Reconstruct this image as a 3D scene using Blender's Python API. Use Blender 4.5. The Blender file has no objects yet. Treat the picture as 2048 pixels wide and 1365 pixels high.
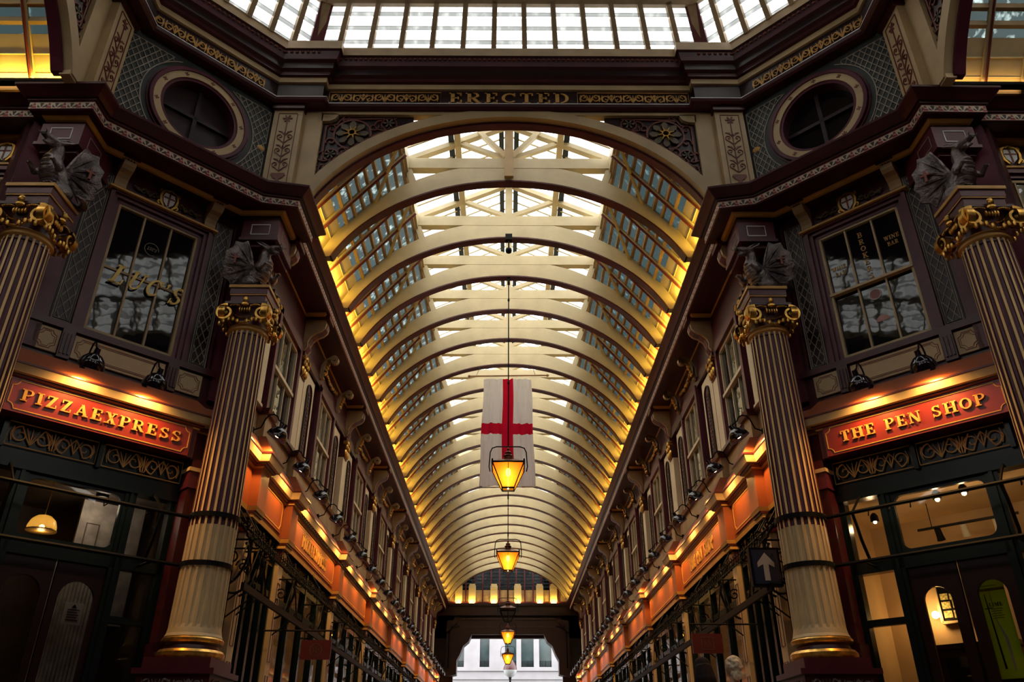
import bpy, bmesh, math, random
from mathutils import Vector, Matrix
random.seed(7)
PI = math.pi
R2 = math.sqrt(2)
SC = bpy.context.scene
COL = SC.collection

# ------------------------------------------------------------------ camera, sky, exposure
cam_d = bpy.data.cameras.new('camera')
cam = bpy.data.objects.new('camera', cam_d)
COL.objects.link(cam)
cam_d.sensor_width = 36.0
cam_d.lens = 36.0 * 1585 / 2048
cam_d.clip_start = 0.05
cam_d.clip_end = 300
PITCH = math.atan(853 / 1585)
YAW = math.atan(-9 / 1585 * math.cos(PITCH))
cam.rotation_euler = (PI / 2 + PITCH, 0, YAW)
cam.location = (0, 0, 0)          # eye 0.75 m above the market floor, which lies at z = -0.75
SC.camera = cam
SC.view_settings.view_transform = 'Standard'
SC.view_settings.look = 'None'
SC.view_settings.gamma = 1.0
SC.view_settings.use_curve_mapping = False
SC.view_settings.exposure = 0.0
SC.cycles.max_bounces = 6
SC.cycles.diffuse_bounces = 3
SC.cycles.glossy_bounces = 3
SC.cycles.transmission_bounces = 4
SC.cycles.transparent_max_bounces = 12
SC.cycles.caustics_reflective = False
SC.cycles.caustics_refractive = False
SC.cycles.sample_clamp_indirect = 4.0
SC.cycles.use_light_tree = True
SC.cycles.use_adaptive_sampling = True
SC.cycles.adaptive_threshold = 0.025

world = bpy.data.worlds.new('overcast_sky')
SC.world = world
world.use_nodes = True
wb = world.node_tree.nodes['Background']
wb.inputs[0].default_value = (1.0, 0.985, 0.94, 1)
wb.inputs[1].default_value = 5.8

LAMP_W = 85.0       # swan-neck lamps (W)
UP_W = 7.5         # uplights behind the cornices
WARM = (1.0, 0.50, 0.13)
UPC = (1.0, 0.62, 0.06)

# ------------------------------------------------------------------ materials
class Sk:
    """socket arithmetic for compact node graphs"""
    def __init__(s, nt, v): s.nt = nt; s.v = v
    def m(s, op, *a, clamp=False):
        n = s.nt.nodes.new('ShaderNodeMath'); n.operation = op; n.use_clamp = clamp
        for i, x in enumerate((s,) + a):
            if isinstance(x, Sk): s.nt.links.new(x.v, n.inputs[i])
            else: n.inputs[i].default_value = x
        return Sk(s.nt, n.outputs[0])
    def __add__(s, o): return s.m('ADD', o)
    def __sub__(s, o): return s.m('SUBTRACT', o)
    def __mul__(s, o): return s.m('MULTIPLY', o)
    def __truediv__(s, o): return s.m('DIVIDE', o)
    def lt(s, o): return s.m('LESS_THAN', o)
    def gt(s, o): return s.m('GREATER_THAN', o)

def mixc(nt, fac, a, b):
    n = nt.nodes.new('ShaderNodeMix'); n.data_type = 'RGBA'
    for i, x in ((0, fac), (6, a), (7, b)):
        if isinstance(x, Sk): nt.links.new(x.v, n.inputs[i])
        elif isinstance(x, tuple): n.inputs[i].default_value = (*x[:3], 1)
        else: n.inputs[i].default_value = x
    return Sk(nt, n.outputs[2])

def noise(nt, scale, detail=3, vec=None):
    tc = nt.nodes.new('ShaderNodeTexCoord')
    n = nt.nodes.new('ShaderNodeTexNoise'); n.inputs['Scale'].default_value = scale; n.inputs['Detail'].default_value = detail
    nt.links.new(vec if vec else tc.outputs['Object'], n.inputs['Vector'])
    return Sk(nt, n.outputs['Fac'])

MATS = {}
def mat(name, col, rough=0.5, metal=0.0, var=0.25, nscale=3.0, bump=0.0, bscale=40.0, emit=None, estr=0.0, spec=0.5, ior=None):
    m = bpy.data.materials.new(name); m.use_nodes = True
    nt = m.node_tree; p = nt.nodes['Principled BSDF']
    p.inputs['Roughness'].default_value = rough
    p.inputs['Metallic'].default_value = metal
    p.inputs['Specular IOR Level'].default_value = spec
    if ior: p.inputs['IOR'].default_value = ior
    if var > 0:
        f = noise(nt, nscale, 5)
        f2 = (f - 0.35).m('MULTIPLY', 2.6, clamp=True)
        c = mixc(nt, f2, tuple(x * (1 - var) for x in col), tuple(min(1, x * (1 + var * 0.6)) for x in col))
        nt.links.new(c.v, p.inputs['Base Color'])
    else:
        p.inputs['Base Color'].default_value = (*col, 1)
    if bump > 0:
        b = nt.nodes.new('ShaderNodeBump'); b.inputs['Strength'].default_value = bump; b.inputs['Distance'].default_value = 0.02
        nt.links.new(noise(nt, bscale, 4).v, b.inputs['Height']); nt.links.new(b.outputs[0], p.inputs['Normal'])
    if emit:
        p.inputs['Emission Color'].default_value = (*emit, 1); p.inputs['Emission Strength'].default_value = estr
    MATS[name] = m
    return m

BURG = mat('burgundy_gloss_paint', (0.066, 0.0085, 0.014), 0.33, bump=0.05)
BURG2 = mat('purple_maroon_paint', (0.105, 0.015, 0.034), 0.38, bump=0.05)
REDP = mat('oxblood_sign_paint', (0.21, 0.020, 0.011), 0.3, var=0.12)
ORNG = mat('terracotta_paint', (0.30, 0.075, 0.022), 0.45, var=0.15)
CREAM = mat('cream_paint', (0.58, 0.43, 0.225), 0.5, var=0.18, nscale=2.0, bump=0.08, bscale=12)
CREAMD = mat('ochre_cream_paint', (0.46, 0.32, 0.16), 0.5, var=0.2)
CREAMLIT = mat('light_cream_wall_paint', (0.84, 0.71, 0.46), 0.5, var=0.12, nscale=2.0)  # cream lightened; stronger light on the upper arcade walls put into the colour
RIBC = mat('pale_cream_timber_paint', (0.60, 0.51, 0.32), 0.5, var=0.14, nscale=2.5, bump=0.12, bscale=6)
BOARD = mat('yellow_cream_boarding', (0.74, 0.62, 0.36), 0.55, var=0.1)
GOLD = mat('gold_paint', (0.66, 0.36, 0.08), 0.5, metal=0.0, var=0.2)
GILT = mat('gilded_carving', (0.75, 0.42, 0.09), 0.3, metal=0.85, var=0.45, nscale=14)
GREEN = mat('dark_green_paint', (0.003, 0.009, 0.010), 0.25, var=0.2, spec=0.3)
TEAL = mat('slate_green_paint', (0.035, 0.046, 0.045), 0.55, var=0.2)
IRON = mat('black_wrought_iron', (0.003, 0.0028, 0.0035), 0.55, var=0.2, spec=0.12)
LAMPB = mat('black_enamel', (0.008, 0.005, 0.012), 0.08, var=0.0, ior=1.6)
GREYL = mat('pale_grey_lattice_paint', (0.40, 0.36, 0.29), 0.6, var=0.15)
LINEP = mat('pale_line_paint', (0.62, 0.55, 0.45), 0.5, var=0.1)
WHITEP = mat('white_line_paint', (0.75, 0.73, 0.72), 0.5, var=0.05)
SILV = mat('tarnished_silver', (0.24, 0.205, 0.20), 0.34, metal=0.8, var=0.65, nscale=9, bump=0.9, bscale=38)
REDR = mat('dull_red_relief_paint', (0.20, 0.045, 0.025), 0.5, var=0.3, nscale=9)
OLIVER = mat('olive_relief_paint', (0.12, 0.085, 0.04), 0.5, var=0.4, nscale=9)
DARKW = mat('dark_maroon_ground', (0.022, 0.006, 0.008), 0.4, var=0.3)
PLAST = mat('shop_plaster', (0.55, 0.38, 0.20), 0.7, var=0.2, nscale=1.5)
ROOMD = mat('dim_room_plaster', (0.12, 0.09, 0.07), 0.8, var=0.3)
STONE = mat('pale_portland_stone', (0.27, 0.265, 0.29), 0.7, var=0.12, nscale=1.2, bump=0.1)
FLOORM = mat('grey_flagstone', (0.16, 0.145, 0.13), 0.6, var=0.3, nscale=1.0, bump=0.1)
SLABM = mat('roof_slab_render', (0.12, 0.11, 0.10), 0.8)
NAVYD = mat('dark_lead_strip', (0.02, 0.035, 0.045), 0.5, var=0.3)  # dark navy strips along purlins and ridge
REDEDGE = mat('dull_red_edge_paint', (0.18, 0.03, 0.03), 0.45, var=0.2)
DOORM = mat('deep_maroon_door_paint', (0.010, 0.003, 0.004), 0.25, var=0.2)
SKINM = mat('skin', (0.52, 0.30, 0.21), 0.5, var=0.08)
BULB = mat('lit_bulb', (1, 0.8, 0.5), 0.5, var=0, emit=(1.0, 0.62, 0.28), estr=22)
BULBL = mat('lit_lantern_burner', (1, 0.8, 0.5), 0.5, var=0, emit=(1.0, 0.66, 0.22), estr=60)
TUBE = mat('lit_uplight_tube', (1, 0.8, 0.5), 0.5, var=0, emit=(1.0, 0.55, 0.22), estr=9)

def glass_mat(name, tint, frost=0.0, gloss=0.12, frostcol=(0.8, 0.85, 0.88), smear=0.0, thr=0.5, rough=0.02, bumps=0.0, bsc=3.0, shadow=None):
    m = bpy.data.materials.new(name); m.use_nodes = True
    nt = m.node_tree
    for n in list(nt.nodes): nt.nodes.remove(n)
    out = nt.nodes.new('ShaderNodeOutputMaterial')
    tr = nt.nodes.new('ShaderNodeBsdfTransparent'); tr.inputs[0].default_value = (*tint, 1)
    if smear > 0:
        tc = nt.nodes.new('ShaderNodeTexCoord'); mp = nt.nodes.new('ShaderNodeMapping'); mp.inputs['Scale'].default_value = (1, 1, 0.35)
        nt.links.new(tc.outputs['Object'], mp.inputs[0])
        f = (noise(nt, 7.0, 5, mp.outputs[0]) - thr).m('MULTIPLY', 6.0, clamp=True)
        c = mixc(nt, f, tuple(x * (1 - smear) for x in tint), tint)
        nt.links.new(c.v, tr.inputs[0])
    cur = tr
    if frost > 0:
        tl = nt.nodes.new('ShaderNodeBsdfTranslucent'); tl.inputs[0].default_value = (*frostcol, 1)
        mx = nt.nodes.new('ShaderNodeMixShader'); mx.inputs[0].default_value = frost
        nt.links.new(cur.outputs[0], mx.inputs[1]); nt.links.new(tl.outputs[0], mx.inputs[2]); cur = mx
    gl = nt.nodes.new('ShaderNodeBsdfGlossy'); gl.inputs['Roughness'].default_value = rough
    if bumps > 0:
        b = nt.nodes.new('ShaderNodeBump'); b.inputs['Strength'].default_value = bumps; b.inputs['Distance'].default_value = 0.05
        nt.links.new(noise(nt, bsc, 3).v, b.inputs['Height']); nt.links.new(b.outputs[0], gl.inputs['Normal'])
    fr = nt.nodes.new('ShaderNodeLayerWeight'); fr.inputs[0].default_value = 0.5
    k = (Sk(nt, fr.outputs[1]).m('POWER', 4.0) * (0.55 if gloss > 0 else 0.06)).m('ADD', gloss, clamp=True)
    mx = nt.nodes.new('ShaderNodeMixShader')
    nt.links.new(k.v, mx.inputs[0]); nt.links.new(cur.outputs[0], mx.inputs[1]); nt.links.new(gl.outputs[0], mx.inputs[2])
    nt.links.new(mx.outputs[0], out.inputs[0])
    MATS[name] = m
    return m

SKYGL = glass_mat('clear_roof_glass', (0.90, 0.91, 0.90), gloss=0.0, smear=0.12, rough=0.1)
DOMEGL = glass_mat('frosted_louvre_glass', (0.27, 0.27, 0.265), frost=0.1, gloss=0.0, smear=0.35, thr=0.40, rough=0.15)
LAPGL = glass_mat('sooty_glass_lap', (0.12, 0.125, 0.12), frost=0.1, gloss=0.0, smear=0.6, thr=0.5, rough=0.15)
LOUVGL = glass_mat('dirty_green_louvre_glass', (0.05, 0.078, 0.085), frost=0.3, frostcol=(0.025, 0.042, 0.046), gloss=0.02, smear=0.88, thr=0.58, rough=0.25, bumps=0.4, bsc=8)  # tint darkened for the dark buildings behind; noise is dirt
LOUVGLL = glass_mat('pale_green_louvre_glass', (0.22, 0.28, 0.28), frost=0.3, frostcol=(0.035, 0.055, 0.06), gloss=0.02, smear=0.94, thr=0.56, rough=0.25, bumps=0.4, bsc=8)  # same glass; brighter left side and sky patches put into the tint
SHOPGL = glass_mat('shop_window_glass', (0.85, 0.85, 0.83), gloss=0.02)
AMBER = glass_mat('amber_lantern_glass', (1.0, 0.42, 0.06), frost=0.4, frostcol=(1.0, 0.38, 0.04), gloss=0.0)
WINGL = mat('dark_old_window_glass', (0.004, 0.006, 0.007), 0.03, var=0.0, bump=0.0, ior=1.6)
def wavy(m, strength, scale, dist=0.05):
    nt = m.node_tree; p = nt.nodes['Principled BSDF']
    b = nt.nodes.new('ShaderNodeBump'); b.inputs['Strength'].default_value = strength; b.inputs['Distance'].default_value = dist
    nt.links.new(noise(nt, scale, 2).v, b.inputs['Height']); nt.links.new(b.outputs[0], p.inputs['Normal'])
wavy(WINGL, 0.035, 3.2)
ARCGL = mat('bright_old_window_glass', (0.012, 0.016, 0.016), 0.04, var=0.0, ior=3.0)
wavy(ARCGL, 0.12, 4.0)
OCUGL = mat('dark_oculus_glass', (0.006, 0.007, 0.008), 0.12, var=0.0)

def lace_mat():
    m = bpy.data.materials.new('palmette_stencil_band'); m.use_nodes = True
    nt = m.node_tree; p = nt.nodes['Principled BSDF']; p.inputs['Roughness'].default_value = 0.5
    uv = nt.nodes.new('ShaderNodeUVMap'); sx = nt.nodes.new('ShaderNodeSeparateXYZ'); nt.links.new(uv.outputs[0], sx.inputs[0])
    U = Sk(nt, sx.outputs[0]); V = Sk(nt, sx.outputs[1])
    per = 0.20; s = per / 0.125
    fx = (U / per).m('FRACT')
    ax = (fx - 0.28) * s; ay = V - 0.12
    r = (ax * ax + ay * ay).m('SQRT'); an = ax.m('ARCTAN2', ay)
    pet = (an * 6.0).m('COSINE').gt(-0.3) * r.lt(0.74) * r.gt(0.14) * an.m('ABSOLUTE').lt(1.75) * V.gt(0.08)
    bx = ((fx - 0.78) * s).m('ABSOLUTE'); by = V - 0.12
    bud = bx.lt((by * -0.30) + 0.30) * V.gt(0.10) * V.lt(0.90) * (by * 14.0).m('SINE').gt(-0.8)
    c = mixc(nt, pet, (0.66, 0.53, 0.42), (0.05, 0.035, 0.03))
    c = mixc(nt, bud, c, (0.30, 0.03, 0.035))
    edge = V.lt(0.06).m('MAXIMUM', V.gt(0.94))
    c = mixc(nt, edge, c, (0.25, 0.05, 0.04))
    nt.links.new(c.v, p.inputs['Base Color'])
    return m
LACE = lace_mat()

# ------------------------------------------------------------------ mesh builder
class MB:
    def __init__(s): s.v = []; s.f = []; s.mi = []; s.uv = {}; s.cur = 0; s.M = None
    def add(s, vs, fs):
        o = len(s.v)
        if s.M is not None: vs = [s.M @ Vector(p) for p in vs]
        s.v += [tuple(p) for p in vs]
        for f in fs: s.f.append(tuple(i + o for i in f)); s.mi.append(s.cur)
        return s
    def box(s, x0, x1, y0, y1, z0, z1):
        return s.add([(x0, y0, z0), (x1, y0, z0), (x1, y1, z0), (x0, y1, z0), (x0, y0, z1), (x1, y0, z1), (x1, y1, z1), (x0, y1, z1)],
                     [(0, 3, 2, 1), (4, 5, 6, 7), (0, 1, 5, 4), (1, 2, 6, 5), (2, 3, 7, 6), (3, 0, 4, 7)])
    def bar(s, p, q, w, d, up=(0, 0, 1)):
        p, q = Vector(p), Vector(q); t = (q - p).normalized(); a = t.cross(Vector(up))
        if a.length < 1e-4: a = t.cross(Vector((1, 0, 0)))
        a.normalize(); b = a.cross(t).normalized(); a = a * w / 2; b = b * d / 2
        vs = [p - a - b, p + a - b, p + a + b, p - a + b, q - a - b, q + a - b, q + a + b, q - a + b]
        return s.add(vs, [(0, 3, 2, 1), (4, 5, 6, 7), (0, 1, 5, 4), (1, 2, 6, 5), (2, 3, 7, 6), (3, 0, 4, 7)])
    def tube(s, pts, r, n=6, cap=True):
        pts = [Vector(p) for p in pts]; rs = r if isinstance(r, (list, tuple)) else [r] * len(pts)
        ref = None; vs = []
        for i, p in enumerate(pts):
            t = (pts[min(i + 1, len(pts) - 1)] - pts[max(i - 1, 0)]).normalized()
            if ref is None:
                ref = Vector((0, 0, 1)) if abs(t.z) < 0.9 else Vector((1, 0, 0))
            a = t.cross(ref)
            if a.length < 1e-5: a = t.orthogonal()
            a.normalize(); b = a.cross(t).normalized(); ref = b
            for k in range(n):
                q = 2 * PI * k / n
                vs.append(p + (a * math.cos(q) + b * math.sin(q)) * rs[i])
        fs = [(i * n + k, i * n + (k + 1) % n, (i + 1) * n + (k + 1) % n, (i + 1) * n + k) for i in range(len(pts) - 1) for k in range(n)]
        if cap: fs += [tuple(range(n - 1, -1, -1)), tuple((len(pts) - 1) * n + k for k in range(n))]
        return s.add(vs, fs)
    def lathe(s, prof, n=24, c=(0, 0, 0), cap=True):
        vs = []
        for r, z in prof:
            for k in range(n):
                q = 2 * PI * k / n; vs.append((c[0] + r * math.cos(q), c[1] + r * math.sin(q), c[2] + z))
        m = len(prof)
        fs = [(i * n + k, i * n + (k + 1) % n, (i + 1) * n + (k + 1) % n, (i + 1) * n + k) for i in range(m - 1) for k in range(n)]
        if cap: fs += [tuple(range(n - 1, -1, -1)), tuple((m - 1) * n + k for k in range(n))]
        return s.add(vs, fs)
    def ball(s, c, r, n=10, m=7):
        r = r if isinstance(r, (tuple, list)) else (r, r, r)
        vs = [(c[0], c[1], c[2] - r[2])]
        for i in range(1, m):
            a = -PI / 2 + PI * i / m
            for k in range(n):
                q = 2 * PI * k / n
                vs.append((c[0] + r[0] * math.cos(a) * math.cos(q), c[1] + r[1] * math.cos(a) * math.sin(q), c[2] + r[2] * math.sin(a)))
        vs.append((c[0], c[1], c[2] + r[2])); L = len(vs) - 1
        fs = [(0, 1 + (k + 1) % n, 1 + k) for k in range(n)]
        for i in range(m - 2):
            fs += [(1 + i * n + k, 1 + i * n + (k + 1) % n, 1 + (i + 1) * n + (k + 1) % n, 1 + (i + 1) * n + k) for k in range(n)]
        fs += [(L, 1 + (m - 2) * n + k, 1 + (m - 2) * n + (k + 1) % n) for k in range(n)]
        return s.add(vs, fs)
    def prism(s, poly, y0, y1):
        """polygon in the local x-z plane pushed from y0 to y1"""
        n = len(poly)
        vs = [(x, y0, z) for x, z in poly] + [(x, y1, z) for x, z in poly]
        return s.add(vs, [tuple(range(n)), tuple(range(2 * n - 1, n - 1, -1))] + [(i, i + n, (i + 1) % n + n, (i + 1) % n) for i in range(n)])
    def yprism(s, poly, x0, x1):
        """polygon in the local y-z plane pushed from x0 to x1"""
        n = len(poly)
        vs = [(x0, y, z) for y, z in poly] + [(x1, y, z) for y, z in poly]
        return s.add(vs, [tuple(range(n)), tuple(range(2 * n - 1, n - 1, -1))] + [(i, i + n, (i + 1) % n + n, (i + 1) % n) for i in range(n)])
    def strap(s, pts, w, y0, y1):
        """flat iron or painted strap along a path in the x-z plane, front y0, back y1"""
        n = len(pts); ws = w if isinstance(w, (list, tuple)) else [w] * n
        L = []; Rr = []
        for i in range(n):
            a = pts[max(i - 1, 0)]; b = pts[min(i + 1, n - 1)]
            dx, dz = b[0] - a[0], b[1] - a[1]; l = math.hypot(dx, dz) or 1
            nx, nz = -dz / l * ws[i] / 2, dx / l * ws[i] / 2
            L.append((pts[i][0] + nx, pts[i][1] + nz)); Rr.append((pts[i][0] - nx, pts[i][1] - nz))
        vs = [(x, y0, z) for x, z in L] + [(x, y0, z) for x, z in Rr] + [(x, y1, z) for x, z in L] + [(x, y1, z) for x, z in Rr]
        fs = []
        for i in range(n - 1):
            fs += [(i, n + i, n + i + 1, i + 1), (2 * n + i, i, i + 1, 2 * n + i + 1), (n + i, 3 * n + i, 3 * n + i + 1, n + i + 1)]
        return s.add(vs, fs)
    def sweep(s, path, prof, closed=False, mats=None, uvface=None):
        """moulding: profile of (outward offset, z) carried along a plan path; outward = right-hand side of the path"""
        n = len(path); nrm = []
        for i in range(n):
            def seg(a, b):
                dx, dy = b[0] - a[0], b[1] - a[1]; l = math.hypot(dx, dy) or 1; return Vector((dy / l, -dx / l))
            if closed: e0 = seg(path[i - 1], path[i]); e1 = seg(path[i], path[(i + 1) % n])
            else:
                e0 = seg(path[max(i - 1, 0)], path[max(i, 1)]); e1 = seg(path[min(i, n - 2)], path[min(i + 1, n - 1)])
            b = e0 + e1
            nrm.append(b * (2 / max(b.length_squared, 0.3)))
        m = len(prof); o = len(s.v); vs = []
        for i in range(n):
            for p, z in prof: vs.append((path[i][0] + nrm[i].x * p, path[i][1] + nrm[i].y * p, z))
        if s.M is not None: vs = [tuple(s.M @ Vector(p)) for p in vs]
        s.v += vs
        acc = 0
        for i in range(n if closed else n - 1):
            j = (i + 1) % n; dl = math.hypot(path[j][0] - path[i][0], path[j][1] - path[i][1])
            for k in range(m - 1):
                s.f.append((o + i * m + k, o + j * m + k, o + j * m + k + 1, o + i * m + k + 1))
                s.mi.append(mats[k] if mats else s.cur)
                if uvface is not None and k == uvface:
                    s.uv[len(s.f) - 1] = [(acc, 0), (acc + dl, 0), (acc + dl, 1), (acc, 1)]
            acc += dl
        return s
    def mesh(s, name, mats, smooth=False):
        me = bpy.data.meshes.new(name); me.from_pydata(s.v, [], s.f)
        for m in (mats if isinstance(mats, (list, tuple)) else [mats]): me.materials.append(m)
        me.polygons.foreach_set('material_index', s.mi)
        if s.uv:
            ul = me.uv_layers.new(name='UVMap').data
            for fi, c in s.uv.items():
                for li, q in zip(me.polygons[fi].loop_indices, c): ul[li].uv = q
        me.validate()
        bm = bmesh.new(); bm.from_mesh(me); bmesh.ops.recalc_face_normals(bm, faces=bm.faces); bm.to_mesh(me); bm.free()
        if smooth:
            me.polygons.foreach_set('use_smooth', [True] * len(me.polygons))
            try: me.set_sharp_from_angle(angle=math.radians(38))
            except Exception: pass
        me.update()
        return me

def T(x, y, z=0): return Matrix.Translation((x, y, z))
def RZ(a): return Matrix.Rotation(a, 4, 'Z')
ID = Matrix.Identity(4)

def part(name, mb, mats, parent, smooth=False, label=None, kind=None):
    o = bpy.data.objects.new(name, mb.mesh(name, mats, smooth)); COL.objects.link(o); o.parent = parent
    if label: o['label'] = label
    if kind: o['kind'] = kind
    return o
def thing(name, label, cat, M=ID, group=None):
    o = bpy.data.objects.new(name, None); COL.objects.link(o); o.matrix_world = M; o.empty_display_size = 0.1
    o['label'] = label; o['category'] = cat
    if group: o['group'] = group
    return o
def single(name, mb, mats, label, cat, M=ID, group=None, smooth=False, kind=None):
    o = bpy.data.objects.new(name, mb.mesh(name, mats, smooth)); COL.objects.link(o); o.matrix_world = M
    o['label'] = label; o['category'] = cat
    if group: o['group'] = group
    if kind: o['kind'] = kind
    return o
def struct(name, mb, mats, M=ID, label=None, smooth=False, cat=None):
    o = bpy.data.objects.new(name, mb.mesh(name, mats, smooth)); COL.objects.link(o); o.matrix_world = M
    o['kind'] = 'structure'
    if label: o['label'] = label
    if cat: o['category'] = cat
    return o
def dup(root, M, label=None, group=None):
    kids = {}
    for q in root.children_recursive: kids.setdefault(q.parent.name, []).append(q)
    def cp(o, par):
        c = o.copy(); COL.objects.link(c)
        if par: c.parent = par
        for ch in kids.get(o.name, []): cp(ch, c)
        return c
    r = cp(root, None); r.matrix_world = M
    if label: r['label'] = label
    if group: r['group'] = group
    return r
def light(kind, name, parent, loc, energy, color, rot=None, size=0.1, size_y=None, spot=None, blend=0.5, radius=0.03):
    d = bpy.data.lights.new(name, kind); d.energy = energy; d.color = color
    if kind == 'AREA':
        d.size = size
        if size_y: d.shape = 'RECTANGLE'; d.size_y = size_y
    else: d.shadow_soft_size = radius
    if kind == 'SPOT': d.spot_size = spot; d.spot_blend = blend
    o = bpy.data.objects.new(name, d); COL.objects.link(o); o.parent = parent; o.location = loc
    if rot: o.rotation_euler = rot
    return o
ORD = ['nearest', 'second', 'third', 'fourth', 'fifth', 'sixth', 'seventh', 'eighth', 'ninth', 'tenth', 'eleventh', 'twelfth', 'thirteenth', 'fourteenth',
       'fifteenth', 'sixteenth', 'seventeenth', 'eighteenth', 'nineteenth', 'twentieth', 'twenty-first', 'twenty-second', 'twenty-third', 'twenty-fourth', 'twenty-fifth', 'twenty-sixth', 'twenty-seventh', 'twenty-eighth']

# frames: local x runs to the right when you face the wall, y into the wall, z up
SIDES = (('left', -1), ('right', 1))
FD = {-1: T(0, 4.1) @ RZ(PI / 4), 1: T(0, 4.1) @ RZ(-PI / 4)}      # diagonal corner walls; y = distance from the crossing's centre
FA = {-1: RZ(PI / 2), 1: RZ(-PI / 2)}                               # arcade walls; left: x = Y, y = -X; right: x = -Y, y = X
def mirx(s, x): return x * s     # helper for the diagonal walls: u outward (away from the arcade) -> local x

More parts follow.
